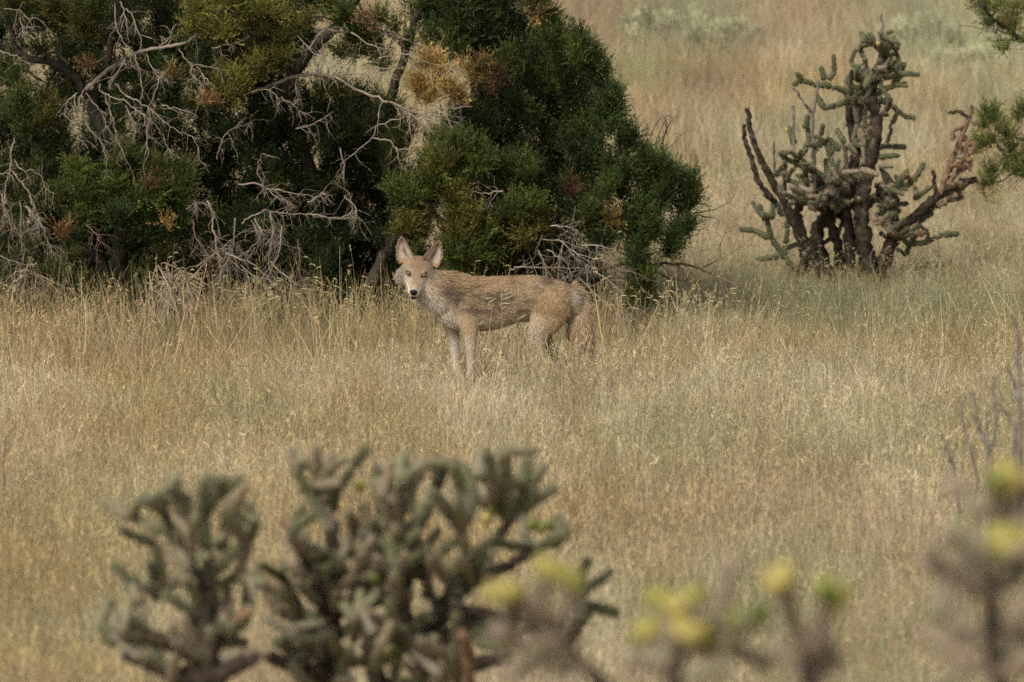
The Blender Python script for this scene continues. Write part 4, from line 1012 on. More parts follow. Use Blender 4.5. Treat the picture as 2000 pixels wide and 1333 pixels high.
for pts, k in [([(900, 400), (880, 320)], 'g'), ([(885, 340), (820, 260), (790, 200)], 'g'), ([(860, 260), (850, 200), (850, 100)], 't'), ([(890, 300), (900, 210), (900, 120)], 't'), ([(900, 330), (930, 240), (980, 170), (1030, 100)], 'g'), ([(850, 220), (930, 225)], 't'), ([(930, 600), (880, 490), (840, 450)], 'g'), ([(1010, 640), (1030, 500), (960, 470), (860, 460)], 'g'), ([(790, 700), (760, 620), (740, 570)], 'g'), ([(770, 590), (700, 590)], 'd'),
               ([(730, 690), (660, 600), (620, 520)], 't'), ([(720, 690), (700, 590)], 'b'), ([(800, 480), (770, 400), (740, 350)], 'd'), ([(800, 490), (790, 400)], 't'), ([(1140, 410), (1140, 310), (1150, 220)], 'g'), ([(1160, 400), (1190, 400), (1250, 320), (1270, 260)], 'g'), ([(1140, 400), (1110, 390), (1080, 330)], 'g'), ([(1170, 330), (1190, 240), (1180, 150)], 'b'), ([(1090, 330), (1060, 220), (1080, 160)], 'b'), ([(1170, 480), (1220, 450), (1280, 510), (1340, 530)], 'g'),
               ([(1350, 560), (1400, 480), (1480, 420)], 'g'), ([(1340, 540), (1380, 470), (1370, 390)], 'b'), ([(1370, 400), (1310, 330), (1290, 270)], 'g'), ([(1370, 390), (1360, 240), (1340, 140)], 'b'), ([(1370, 380), (1410, 260), (1370, 160)], 'g'), ([(1540, 360), (1480, 300), (1460, 190)], 'b'), ([(1540, 360), (1520, 250), (1510, 110)], 'b'), ([(1540, 360), (1560, 290), (1620, 220), (1660, 160)], 'b'), ([(1590, 240), (1600, 140)], 'g'), ([(1550, 350), (1640, 280), (1700, 240)], 'b'),
               ([(1530, 350), (1480, 300), (1430, 290)], 'g'), ([(1620, 470), (1690, 430), (1740, 400)], 'g'), ([(1620, 460), (1590, 410)], 'g'), ([(1740, 400), (1710, 350)], 'g'), ([(1350, 620), (1420, 540), (1450, 470)], 'g'), ([(1300, 640), (1400, 600)], 'g'), ([(1170, 560), (1130, 500)], 'g'), ([(1180, 560), (1230, 500), (1210, 440)], 'g'), ([(1050, 800), (1000, 720), (1010, 650)], 'b'), ([(980, 800), (990, 700)], 'b'), ([(1230, 850), (1270, 760), (1320, 690)], 'b'), ([(1400, 730), (1460, 770), (1550, 760)], 'g'),
               ([(1400, 720), (1480, 730), (1550, 745)], 'g'), ([(1420, 780), (1530, 830)], 'g'), ([(1720, 810), (1780, 730), (1820, 670), (1920, 690)], 'g'), ([(1820, 680), (1810, 640)], 'g'), ([(1790, 720), (1780, 640), (1850, 580), (1900, 530)], 'g'), ([(1780, 640), (1790, 540), (1820, 500)], 'g'), ([(800, 860), (740, 800), (700, 780)], 'b'), ([(870, 860), (840, 800), (780, 780)], 't'), ([(940, 960), (940, 850), (980, 820)], 'b'), ([(1250, 950), (1330, 900), (1310, 830)], 'b'), ([(1130, 960), (1130, 850), (1160, 800)], 'b'), ([(1050, 960), (1080, 880), (1060, 820)], 't'),
               ([(1400, 960), (1390, 850), (1360, 760)], 'd'), ([(960, 560), (1010, 520), (1050, 420)], 't'), ([(1060, 640), (1070, 540), (1110, 470)], 't'), ([(1250, 640), (1240, 560), (1290, 480)], 't'), ([(850, 560), (790, 560), (760, 500)], 't'), ([(940, 480), (980, 400), (960, 330)], 't'), ([(1010, 480), (1040, 390), (1020, 300)], 't'), ([(880, 950), (800, 930), (760, 880)], 't'), ([(1200, 800), (1120, 760), (1060, 760)], 'g')]:
    mm.chain(Z6(pts), k, 10, 88, .2)
mm.sprout(80, ['g', 'g', 't', 't', 'b', 'b'], 9, 40, 76, (500, 862, 800, 1400), .75)
mm.sprout(90, ['g', 'g', 't', 't', 'b', 'b'], 9, 40, 76, (740, 866, 1110, 1400), .75)
mm.stem(Z6([(1240, 960), (1330, 900), (1450, 860), (1540, 850)]), 16, 11, M_CBARK, .2)
mm.stem(Z6([(900, 930), (820, 880), (720, 860), (660, 820)]), 16, 11, M_CBARK, .2)
mm.stem(Z6([(1100, 1000), (1060, 900), (1040, 800), (1060, 700)]), 18, 12, M_CBARK, .2)
mm.sprout(60, ['g', 'g', 't', 'b'], 9, 40, 76, (500, 1180, 1110, 1480), .9)
for x, y, k in [(785, 195, 'g'), (1640, 380, 'g'), (1680, 370, 'g'), (1610, 370, 'g'), (1480, 310, 'g'), (1110, 830, 'y'), (1150, 820, 'g'), (1140, 860, 'y'), (1060, 560, 'g'), (980, 380, 'o'), (1000, 230, 'y'), (1500, 300, 'g'), (1600, 170, 'g'), (1450, 350, 'y')]:
    mm.fruit(150 + x / 1.818, 820 + y / 1.818, k, .95)

# --- near, strongly blurred chollas
na = Cholla('blurred low cholla bearing a long row of yellow fruit', 1240, 9.4)
na.stem(Z7([(250, 1420), (255, 1300), (260, 1200), (290, 1150)]), 22, 14, M_CBARK, .04, True, 'trunk')
na.stem([(1240, 1400), (1180, 1340), (1090, 1240), (1010, 1190)], 16, 11, M_CBARK, .1)
for pts, k in [([(260, 1260), (180, 1200), (140, 1140)], 'p'), ([(280, 1180), (200, 1090), (170, 1020)], 'p'), ([(290, 1200), (400, 1200), (460, 1170)], 'p'), ([(300, 1160), (340, 1080), (330, 1000)], 'p'), ([(420, 1200), (500, 1120), (520, 1080)], 'p'), ([(520, 1130), (600, 1060)], 'p'), ([(440, 1190), (445, 1080), (475, 830)], 'p'), ([(460, 1170), (560, 1220), (640, 1290)], 'p'), ([(240, 1290), (130, 1250), (40, 1260)], 'p'), ([(280, 1300), (380, 1300), (460, 1240)], 'p')]:
    na.chain(Z7(pts), k, 14, 105, .12)
for pts in [[(1010, 1190), (980, 1150)], [(1060, 1220), (1050, 1160), (1080, 1120)], [(1090, 1240), (1120, 1180), (1110, 1130)], [(1100, 1250), (1010, 1260), (960, 1230)], [(1120, 1270), (1030, 1300), (980, 1320)], [(1150, 1300), (1090, 1310)]]:
    na.chain(pts, 'p', 14, 90, .12)
for x, y, k in [(160, 985, 'y'), (160, 1005, 'g'), (200, 1000, 'y'), (250, 1015, 'y'), (290, 1005, 'y'), (330, 985, 'y'), (110, 1110, 'y'), (145, 1115, 'y'), (180, 1105, 'y'), (280, 1110, 'y'), (300, 1130, 'g'), (340, 1125, 'y'), (390, 1140, 'y'), (430, 1145, 'y'), (460, 1150, 'o'), (500, 1075, 'g'), (530, 1070, 'g'), (590, 1050, 'g')]:
    na.fruit(1200 + x / 2.10625, 700 + y / 2.10625, k, 1.1)
    if k == 'y': na.fruit(1200 + x / 2.10625 + rng.normal(0, 14), 700 + y / 2.10625 + 6, 'y', 1.0)
for x, y in [(955, 1150), (985, 1148), (1010, 1155), (1080, 1108), (1105, 1118), (1125, 1130), (1060, 1100)]:
    na.fruit(x, y + 6, 'y', .95)
nb = Cholla('blurred forked cholla carrying two single fruits in the foreground', 1575, 9.0)
nb.stem(Z7([(810, 1420), (800, 1320), (790, 1230), (770, 1170)]), 20, 14, M_CBARK, .04, True, 'trunk')
for pts in [[(780, 1200), (720, 1100), (695, 990), (690, 930)], [(780, 1190), (860, 1090), (890, 1010), (900, 980)], [(770, 1230), (850, 1180), (880, 1140)], [(790, 1280), (700, 1250), (640, 1180)], [(800, 1320), (880, 1270), (900, 1200)]]:
    nb.chain(Z7(pts), 'p', 15, 100, .1)
for x, y, k in [(665, 905, 'y'), (700, 920, 'g'), (690, 890, 'y'), (890, 960, 'g'), (920, 970, 'y'), (870, 950, 'y')]:
    nb.fruit(1200 + x / 2.10625, 700 + y / 2.10625, k, 1.1)
    if k == 'y': nb.fruit(1200 + x / 2.10625 + rng.normal(0, 14), 700 + y / 2.10625 + 6, 'y', 1.0)
nc = Cholla('blurred tall cholla with clustered yellow fruit before the grey dead stems', 1960, 9.0)
nc.stem(Z7([(1600, 1440), (1580, 1330), (1560, 1150), (1555, 960), (1560, 860), (1590, 800)]), 20, 14, M_CBARK, .04, True, 'trunk')
for pts in [[(1560, 880), (1490, 830), (1420, 760), (1360, 700)], [(1580, 830), (1690, 780), (1780, 740)], [(1600, 830), (1660, 720), (1700, 640), (1640, 620), (1540, 640), (1440, 560), (1360, 490)], [(1550, 640), (1570, 560), (1590, 480)], [(1640, 630), (1690, 560), (1720, 500)], [(1580, 850), (1590, 760)], [(1560, 1180), (1480, 1120), (1380, 1060), (1300, 1020)],
            [(1570, 1220), (1620, 1150), (1690, 1150), (1780, 1180)], [(1560, 1000), (1480, 960), (1420, 900), (1340, 860)], [(1560, 960), (1640, 920), (1700, 860)], [(1580, 1300), (1480, 1260), (1400, 1200), (1260, 1120)], [(1480, 1270), (1380, 1320), (1300, 1380)], [(1380, 1070), (1350, 980), (1370, 900)], [(1430, 1200), (1440, 1120), (1400, 1060)], [(1600, 1100), (1680, 1060), (1740, 1000)], [(1330, 860), (1290, 790)], [(1600, 1260), (1700, 1280), (1760, 1320)]]:
    nc.chain(Z7(pts), 'p', 14, 105, .15)
nc.sprout(8, ['p'], 14, 60, 100, (1780, 960, 2060, 1333), .8)
for x, y, k in [(1560, 500, 'g'), (1590, 470, 'y'), (1620, 490, 'y'), (1580, 530, 'g'), (1570, 740, 'y'), (1600, 730, 'y'), (1630, 720, 'y'), (1590, 790, 'y'), (1570, 800, 'g'), (1650, 770, 'y'), (1690, 780, 'y'), (1400, 740, 'g'), (1415, 710, 'g'), (1440, 1080, 'g'), (1720, 740, 'y')]:
    nc.fruit(1200 + x / 2.10625, 700 + y / 2.10625, k, 1.1)
    if k == 'y': nc.fruit(1200 + x / 2.10625 + rng.normal(0, 14), 700 + y / 2.10625 + 6, 'y', 1.0)

# --- dead grey shrub at the right edge
dsb = P(1930, 900, 20.0)
ds = thing('dead_shrub', 'bare grey dead stems standing in grass behind the tall blurred cholla', 'shrub', (dsb[0], 20.0, float(ground_z(dsb[0], 20.0))))
Zd = lambda L: [(1800 + x / 3.705, 600 + y / 3.705) for x, y in L]
for pts, w in [([(500, 1900), (495, 1300), (490, 1050), (430, 920), (390, 790), (370, 610)], 5), ([(490, 1060), (520, 950), (540, 800), (520, 640), (520, 500)], 4), ([(475, 1000), (470, 860), (465, 770)], 3.5), ([(700, 1900), (710, 1300), (710, 900), (710, 650), (700, 450), (690, 150), (650, 60)], 5.5), ([(690, 900), (640, 820), (560, 690)], 4), ([(700, 640), (660, 540), (620, 430)], 4.5),
               ([(420, 1900), (400, 1300), (370, 1080), (330, 930), (295, 820), (290, 680)], 3.5), ([(280, 1900), (250, 1250), (200, 1070), (180, 1020), (150, 930)], 3.5), ([(185, 1035), (120, 1020)], 2.5), ([(700, 640), (660, 670)], 3), ([(680, 1300), (670, 1000), (680, 880)], 5)]:
    q = spline([P(x, y, 20.0 + rng.uniform(-.15, .15) * 0) for x, y in Zd(pts)], 5, .003)
    m = MB(); tube(m, q, w * 20 / FPX, w * .6 * 20 / FPX, 7, rough=.4); m.build('stem', M_CGREY, ds)
tw = P(14, 860, 24)
ts = thing('dead_twig', 'short dark dead twig leaning alone in the open field left of the chollas', 'twig', (tw[0], 24, float(ground_z(tw[0], 24))))
q = spline([(tw[0] - .02, 24, float(ground_z(tw[0], 24))), P(8, 880, 24), P(18, 850, 24), P(36, 822, 24)], 5, .002)
m = MB(); tube(m, q, .0045, .002, 5); m.build('stem', M_REDTWIG, ts)

# ------------------------------------------------------------------ coyote
YAW = math.radians(16)
cx = P(985, 772, 30.0)
coy = thing('coyote', 'tan grizzled coyote standing in dry grass, head turned to look straight out', 'coyote', (cx[0], 30.0, float(ground_z(cx[0], 30.0))), math.pi + YAW)


def loft(secs, n=28, power=2.0):
    """secs: (centre, half-width vector, half-height vector)"""
    a = np.arange(n) * 2 * math.pi / n
    ca, sa = np.cos(a), np.sin(a)
    ca, sa = np.sign(ca) * np.abs(ca) ** (2 / power), np.sign(sa) * np.abs(sa) ** (2 / power)
    V = [np.asarray(c) + ca[:, None] * np.asarray(w) + sa[:, None] * np.asarray(h) for c, w, h in secs]
    m = len(secs); V = np.concatenate(V + [np.array([secs[0][0], secs[-1][0]])])
    F4 = [(i * n + j, i * n + (j + 1) % n, (i + 1) * n + (j + 1) % n, (i + 1) * n + j) for i in range(m - 1) for j in range(n)]
    F3 = [((j + 1) % n, j, m * n) for j in range(n)] + [((m - 1) * n + j, (m - 1) * n + (j + 1) % n, m * n + 1) for j in range(n)]
    return V, F4, F3


def resample(rows, k):
    """smooth a table of section parameters"""
    return spline(np.array(rows, float), k)


REG, PV, PR, PF = [], [], [], []       # region ids and flow per source vertex
body_mb = MB()


def add_loft(secs, region, flow, n=28, power=2.0):
    V, F4, F3 = loft(secs, n, power)
    body_mb.add(V, F4); body_mb.n -= len(V); body_mb.v.pop(); body_mb.c.pop()
    body_mb.add(V, F3)
    cs = np.array([s[0] for s in secs])
    PV.append(V); PR.append(np.full(len(V), region))
    fl = flow(cs) if callable(flow) else np.tile(flow, (len(cs), 1))
    PF.append(np.concatenate([np.repeat(fl, n, 0), fl[:1], fl[-1:]]))


along = lambda c: nrm(np.gradient(c, axis=0))
# torso: x, top, bottom, half width
T = resample([(-.43, .50, .43, .030), (-.40, .545, .385, .070), (-.337, .572, .372, .088), (-.21, .612, .366, .090), (-.098, .618, .378, .085), (.042, .616, .342, .100), (.154, .616, .334, .104), (.239, .620, .340, .098), (.32, .622, .372, .080), (.375, .610, .430, .055)], 4)
add_loft([((x, 0, (t + b) / 2), (0, w, 0), (0, 0, (t - b) / 2)) for x, t, b, w in T], 0, (-1, 0, -.35))
# head frame
HA = math.radians(69); HP = math.radians(22)
HF = np.array((math.cos(HA) * math.cos(HP), math.sin(HA) * math.cos(HP), -math.sin(HP)))
HR = nrm(np.cross((0, 0, 1), HF)); HU = np.cross(HF, HR)
roll = math.radians(6.5); HR, HU = HR * math.cos(roll) - HU * math.sin(roll), HU * math.cos(roll) + HR * math.sin(roll)
H0 = np.array((.502, .075, .640))


def hd(a, u, v): return H0 + HF * a + HR * u + HU * v


# neck from the shoulders up to the skull
nk = resample([(.16, .0, .50, .105, .10), (.25, .0, .515, .118, .098), (.33, .005, .535, .112, .090), (.40, .015, .565, .098, .080), (.455, .025, .598, .085, .074), (.485, .035, .622, .070, .066)], 3)
c3 = nk[:, :3]; tg = along(c3)
secs = []
for c, t, r in zip(c3, tg, nk):
    lat = np.array((0, 1, 0)) - t * t[1]; lat = nrm(lat); up = np.cross(t, lat)
    secs.append((c, lat * r[4], up * r[3]))
add_loft(secs, 1, lambda c: nrm(-along(c) + np.array((0, 0, -.35))))
# head
hs_ = resample([(-.150, -.030, .045, .050), (-.110, -.012, .074, .072), (-.070, -.008, .086, .075), (-.035, -.010, .081, .069), (-.005, -.017, .068, .056), (.022, -.032, .050, .044), (.048, -.041, .040, .036), (.078, -.046, .034, .031), (.102, -.048, .0300, .027), (.118, -.048, .021, .019)], 3)
add_loft([(hd(a, 0, v), HR * w, HU * h) for a, v, w, h in hs_], 2, lambda c: np.tile(-HF, (len(c), 1)) * .8 + np.array((0, 0, -.3)))
jw = resample([(-.06, -.066, .040, .022), (-.01, -.074, .032, .017), (.04, -.080, .024, .012), (.08, -.084, .019, .010), (.096, -.083, .012, .007)], 3)
add_loft([(hd(a, 0, v), HR * w, HU * h) for a, v, w, h in jw], 3, -HF + np.array((0, 0, -.4)), 20)
# cheek ruffs and brows
for s in (-1, 1):
    add_loft([(hd(a, s * u, v), HR * w, HU * h) for a, u, v, w, h in resample([(-.12, .064, -.060, .012, .02), (-.085, .068, -.052, .034, .046), (-.05, .064, -.047, .034, .044), (-.010, .050, -.046, .018, .024)], 3)], 2, -HF * .6 + HR * s * .5 + np.array((0, 0, -.6)), 16)
    add_loft([(hd(a, s * .036, v), HR * w, HU * h) for a, v, w, h in [(-.04, .024, .01, .008), (-.02, .032, .018, .010), (-.004, .028, .012, .007), (.006, .022, .004, .003)]], 2, -HF, 12)


def limb(rows, region, flow=(0, 0, -1)):
    """rows: x, y, z, fore-aft radius, lateral radius"""
    R_ = resample(rows, 4); c = R_[:, :3]
    t = along(c)
    secs = []
    for q, tt, r in zip(c, t, R_):
        f = np.array((1., 0, 0)) - tt * tt[0]; f = nrm(f); l = np.cross(tt, f)
        secs.append((q, f * r[3], l * r[4]))
    add_loft(secs, region, flow, 20)


def paw(x, y):
    add_loft([((x + dx, y, z), (0, w, 0), (0, 0, h)) for dx, z, w, h in [(-.03, .018, .012, .014), (-.015, .02, .022, .018), (.012, .020, .025, .018), (.034, .015, .022, .014), (.046, .011, .012, .009)]], 5, (-.6, 0, -1), 16)


# front legs (near = left, +y)
limb([(.235, .060, .50, .060, .030), (.232, .074, .42, .062, .036), (.212, .078, .345, .044, .032), (.206, .076, .27, .030, .024), (.204, .074, .19, .0225, .020), (.203, .072, .115, .0215, .019), (.206, .071, .07, .018, .0165), (.215, .070, .03, .018, .018)], 4); paw(.222, .070)
limb([(.265, -.055, .50, .060, .030), (.275, -.066, .42, .060, .035), (.268, -.07, .345, .042, .030), (.258, -.07, .27, .029, .023), (.250, -.068, .19, .0225, .020), (.243, -.066, .115, .0215, .019), (.243, -.065, .07, .018, .0165), (.252, -.064, .03, .018, .018)], 4); paw(.258, -.064)
# hind legs
limb([(-.255, .050, .545, .080, .036), (-.245, .070, .475, .108, .046), (-.215, .080, .405, .094, .046), (-.176, .082, .345, .068, .038), (-.160, .080, .285, .046, .030), (-.172, .076, .225, .031, .023), (-.200, .073, .165, .022, .018), (-.214, .072, .125, .021, .017), (-.206, .071, .075, .0175, .0165), (-.194, .070, .03, .018, .018)], 6); paw(-.183, .070)
limb([(-.285, -.050, .54, .075, .036), (-.285, -.068, .465, .100, .044), (-.265, -.076, .395, .086, .044), (-.240, -.078, .335, .058, .036), (-.245, -.076, .28, .038, .028), (-.275, -.073, .225, .027, .021), (-.310, -.071, .17, .020, .018), (-.322, -.070, .13, .021, .017), (-.312, -.069, .075, .0175, .0165), (-.300, -.068, .03, .018, .018)], 6); paw(-.290, -.068)
# tail
limb([(-.355, .0, .535, .045, .036), (-.395, .010, .500, .048, .036), (-.405, .020, .44, .060, .044), (-.408, .025, .37, .062, .050), (-.418, .028, .30, .058, .052), (-.435, .030, .235, .040, .040), (-.450, .030, .195, .022, .022), (-.456, .030, .178, .006, .006)], 7, lambda c: along(c))

tmp = body_mb.build('tmp_body', M_SKIN, local=True)
md = tmp.modifiers.new('r', 'REMESH'); md.mode = 'VOXEL'; md.voxel_size = .0062; md.adaptivity = 0
md = tmp.modifiers.new('s', 'SMOOTH'); md.factor = .5; md.iterations = 5
dg = bpy.context.evaluated_depsgraph_get()
ev = tmp.evaluated_get(dg); bm_ = ev.to_mesh()
nv = len(bm_.vertices); BV = np.empty(nv * 3, np.float32); bm_.vertices.foreach_get('co', BV); BV = BV.reshape(-1, 3).astype(float)
BF = np.empty(len(bm_.loops), np.int32); bm_.loops.foreach_get('vertex_index', BF)
BF = BF.reshape(-1, 4)
ev.to_mesh_clear()
bpy.data.objects.remove(tmp, do_unlink=True)

PV, PR, PF = np.concatenate(PV), np.concatenate(PR), np.concatenate(PF)
kd = kdtree.KDTree(len(PV))
for i, v in enumerate(PV): kd.insert(v, i)
kd.balance()
W = np.zeros((nv, 8)); FL = np.zeros((nv, 3))
for i in range(nv):
    for (co, j, d) in kd.find_n(BV[i], 6):
        w = 1 / (d + .004); W[i, PR[j]] += w; FL[i] += PF[j] * w
W /= W.sum(1, keepdims=True); FL = nrm(FL)


def bell(x, c, s): return np.exp(-((x - c) / s) ** 2)


def mixc(c, col, w): return c + (np.asarray(col) - c) * np.clip(w, 0, 1)[:, None]


def coat(p, W):
    """fur colour by place on the animal (its real markings)"""
    x, y, z = p[:, 0], p[:, 1], p[:, 2]; n = len(p)
    nz = fbm(x * 11 + z * 9 + 5, z * 27 - x * 6 + y * 11); nz2 = fbm(x * 40, z * 40 + y * 30 + 7)
    GR = np.array((.40, .285, .170)); TAN = np.array((.465, .340, .210)); CREAM = np.array((.60, .495, .36)); ORA = np.array((.48, .310, .155)); WHITE = np.array((.74, .66, .55)); DK = np.array((.12, .088, .062))
    c = np.tile(GR, (n, 1))
    c = mixc(c, TAN, sstep(.55, .42, z) * .75)                      # flank fades to tan
    c = mixc(c, CREAM, sstep(.44, .36, z) * .85)                    # belly
    c = mixc(c, DK, sstep(.48, .62, nz) * .7 * sstep(.38, .46, z))
    c = mixc(c, CREAM * .9, sstep(.55, .70, nz2) * .45)
    c = mixc(c, TAN * 1.1, sstep(.5, .3, nz) * .5)
    c = mixc(c, ORA * .9, bell(x, .30, .06) * bell(z, .61, .05) * .7)   # rufous behind the neck
    c = mixc(c, DK * 1.2, bell(x, .335, .035) * bell(z, .55, .06) * .75)
    c = mixc(c, ORA * .85, bell(x, .05, .20) * bell(z, .60, .035) * .45)     # dark shoulder bar
    c = mixc(c, DK * 1.4, bell(x, .19, .03) * bell(z, .47, .05) * .5)
    c = mixc(c, ORA, W[:, 4] * sstep(.46, .36, z) * .85)            # forelegs
    c = mixc(c, CREAM, W[:, 4] * sstep(.40, .26, z) * .9 * (y > 0))
    c = mixc(c, WHITE * .95, W[:, 4] * (y < 0) * sstep(.36, .26, z) * .85)
    c = mixc(c, CREAM * .95, bell(x, .27, .05) * bell(z, .37, .05) * .6)
    c = mixc(c, ORA * .95, W[:, 6] * sstep(.58, .46, z) * .6)
    c = mixc(c, CREAM, W[:, 6] * bell(x, -.14, .05) * sstep(.48, .38, z) * .85)
    c = mixc(c, WHITE * .9, bell(x, -.365, .03) * bell(z, .50, .055) * (y > .03) * .55)
    c = mixc(c, CREAM, W[:, 5] * .7)
    tl = W[:, 7]
    c = mixc(c, np.array((.50, .352, .215)), tl * .9)
    c = mixc(c, CREAM, tl * sstep(.55, .7, fbm(x * 30, z * 12)) * .5)
    c = mixc(c, np.array((.40, .26, .15)), tl * bell(z, .27, .06) * .5)
    c = mixc(c, DK, tl * sstep(.215, .185, z) * .7)
    # neck: pale throat and chest front
    fr = (x - .36) * .9 + (.52 - z) * 1.0 + (y - .02) * .25
    nk_ = np.clip(W[:, 1] + W[:, 0] * (x > .25), 0, 1)
    c = mixc(c, CREAM * 1.05, nk_ * sstep(-.03, .05, fr) * .9)
    c = mixc(c, WHITE, nk_ * sstep(.03, .09, fr) * .9)
    # head
    q = p - H0; a = q @ HF; u = q @ HR; v = q @ HU; h = np.clip(W[:, 2] + W[:, 3], 0, 1)
    hc = np.tile(np.array((.31, .243, .178)), (n, 1))
    hc = mixc(hc, np.array((.32, .20, .115)), bell(u, 0, .035) * sstep(.0, .06, v) * .9)      # rufous forehead
    hc = mixc(hc, ORA * .8, bell(u, 0, .011) * sstep(.0, .03, a) * sstep(-.060, -.03, v) * .85)      # muzzle top
    hc = mixc(hc, WHITE * .85, bell(u, 0, .014) * sstep(.07, .10, a) * .6)
    hc = mixc(hc, WHITE * 1.15, sstep(.009, .019, np.abs(u)) * sstep(-.014, -.038, v) * sstep(.075, .05, np.abs(u)) * sstep(-.06, -.02, a) * .95)   # white cheeks
    hc = mixc(hc, WHITE * 1.1, sstep(.03, .06, a) * sstep(-.050, -.064, v))
    hc = mixc(hc, np.array((.43, .36, .29)), sstep(.045, .075, np.abs(u)) * sstep(.03, -.02, v) * .7)
    hc = mixc(hc, ORA, bell(np.abs(u), .070, .028) * bell(v, .058, .028) * .85)
    hc = mixc(hc, ORA * .8, bell(np.abs(u), .020, .008) * bell(v, -.014, .022) * .85)
    hc = mixc(hc, WHITE, W[:, 3] * sstep(.2, .6, W[:, 3]))
    eye = (np.abs(u) - .0415) / .0140, (v - .010 + (np.abs(u) - .040) * -.15) / .0088
    ed = np.sqrt(eye[0] ** 2 + eye[1] ** 2)
    hc = mixc(hc, WHITE * .95, bell(np.abs(u), .040, .02) * bell(v, -.012, .010) * .6 * sstep(-.06, -.02, a))
    hc = mixc(hc, np.array((.46, .38, .29)), bell(np.abs(u), .038, .016) * bell(v, .028, .007) * .7)
    hc = mixc(hc, (.03, .022, .018), sstep(1.42, 1.05, ed) * sstep(-.07, -.03, a) * .95)
    return mixc(c, (0, 0, 0), h) + hc * h[:, None], a, u, v, h, ed


colr, ha, hu, hv, hh, ed = coat(BV, W)
# fur direction, surface normals
tri = np.concatenate([BF[:, [0, 1, 2]], BF[:, [0, 2, 3]]])
fn = np.cross(BV[tri[:, 1]] - BV[tri[:, 0]], BV[tri[:, 2]] - BV[tri[:, 0]])
VN = np.zeros_like(BV)
for k in range(3): np.add.at(VN, tri[:, k], fn)
VN = nrm(VN)
LEN = W @ np.array((.021, .038, .011, .010, .013, .008, .020, .046))
LEN = LEN + hh * .026 * sstep(.055, .085, np.abs(hu)) * sstep(.03, -.02, hv)
LEN = np.where((hh > .5) & (ha > .0), .0075, LEN)
LEN = LEN * np.where((hh > .5) & (ed < 1.5), .25, 1)
LEN = LEN + W[:, 6] * sstep(.40, .50, BV[:, 2]) * .01
mbB = MB(); mbB.add(BV, BF, colr * .75)

# ears: cupped leaf shapes that grow out of the skull
EAR_P, EAR_N, EAR_C, EAR_FL = [], [], [], []
for s in (-1, 1):
    b0 = hd(-.066, s * .055, .034); tip = hd(-.086, s * .100, .163)
    ax = tip - b0; axn = nrm(ax)
    nf = nrm(HF * 1.0 + HR * s * .30); nf = nrm(nf - axn * nf.dot(axn)); sv = nrm(np.cross(axn, nf))
    if sv.dot(HR) * s < 0: sv = -sv                         # sv points outward
    nt_, ns_ = 20, 15
    fr_, bk_ = [], []
    for i in range(nt_):
        t = i / (nt_ - 1)
        w = .046 * (max(0., 1 - t ** 1.9) ** .80) * (1.06 - .06 * t)
        for j in range(ns_):
            q = -1 + 2 * j / (ns_ - 1)
            cen = b0 + ax * t + sv * (.006 * math.sin(t * 3.1))
            cup = .024 * (1 - q * q) * (1 - .65 * t)
            pf = cen + sv * w * q - nf * cup
            fr_.append(pf); bk_.append(pf - nf * (.0055 * (1 - abs(q) ** 4) + .0006) )
            cr = math.exp(-((q - .02) / .20) ** 2) * math.exp(-((t - .45) / .30) ** 2)
            rim = sstep(.72, .95, abs(q)) + sstep(.93, 1.0, t)
            c = np.array((.60, .50, .40))
            c = c + (np.array((.13, .085, .07)) - c) * min(1, cr * 1.0)
            c = c + (np.array((.40, .29, .22)) - c) * float(sstep(.62, .85, t)) * .65
            c = c + (np.array((.70, .62, .52)) - c) * float(math.exp(-((q + .45) / .25) ** 2) * math.exp(-((t - .42) / .25) ** 2)) * .7
            c = c + (np.array((.40, .27, .16)) - c) * float(np.clip(rim, 0, 1)) * .5
            c = c + (np.array((.43, .26, .12)) - c) * float(sstep(.22, .02, t)) * .8
            EAR_P.append(pf); EAR_N.append(nf); EAR_C.append(c); EAR_FL.append(nrm(axn * .8 + sv * q * .6))
    fr_, bk_ = np.array(fr_), np.array(bk_)
    F = [(i * ns_ + j, i * ns_ + j + 1, (i + 1) * ns_ + j + 1, (i + 1) * ns_ + j) for i in range(nt_ - 1) for j in range(ns_ - 1)]
    m0 = len(fr_)
    F += [(m0 + i * ns_ + j + 1, m0 + i * ns_ + j, m0 + (i + 1) * ns_ + j, m0 + (i + 1) * ns_ + j + 1) for i in range(nt_ - 1) for j in range(ns_ - 1)]
    for i in range(nt_ - 1):
        for j in (0, ns_ - 1): F.append((i * ns_ + j, (i + 1) * ns_ + j, m0 + (i + 1) * ns_ + j, m0 + i * ns_ + j))
    ec = np.array(EAR_C[-m0:])
    mbB.add(np.concatenate([fr_, bk_]), F, np.concatenate([ec, np.tile((.36, .24, .14), (m0, 1))]))
body = mbB.build('body', M_SKIN, coy, local=True)


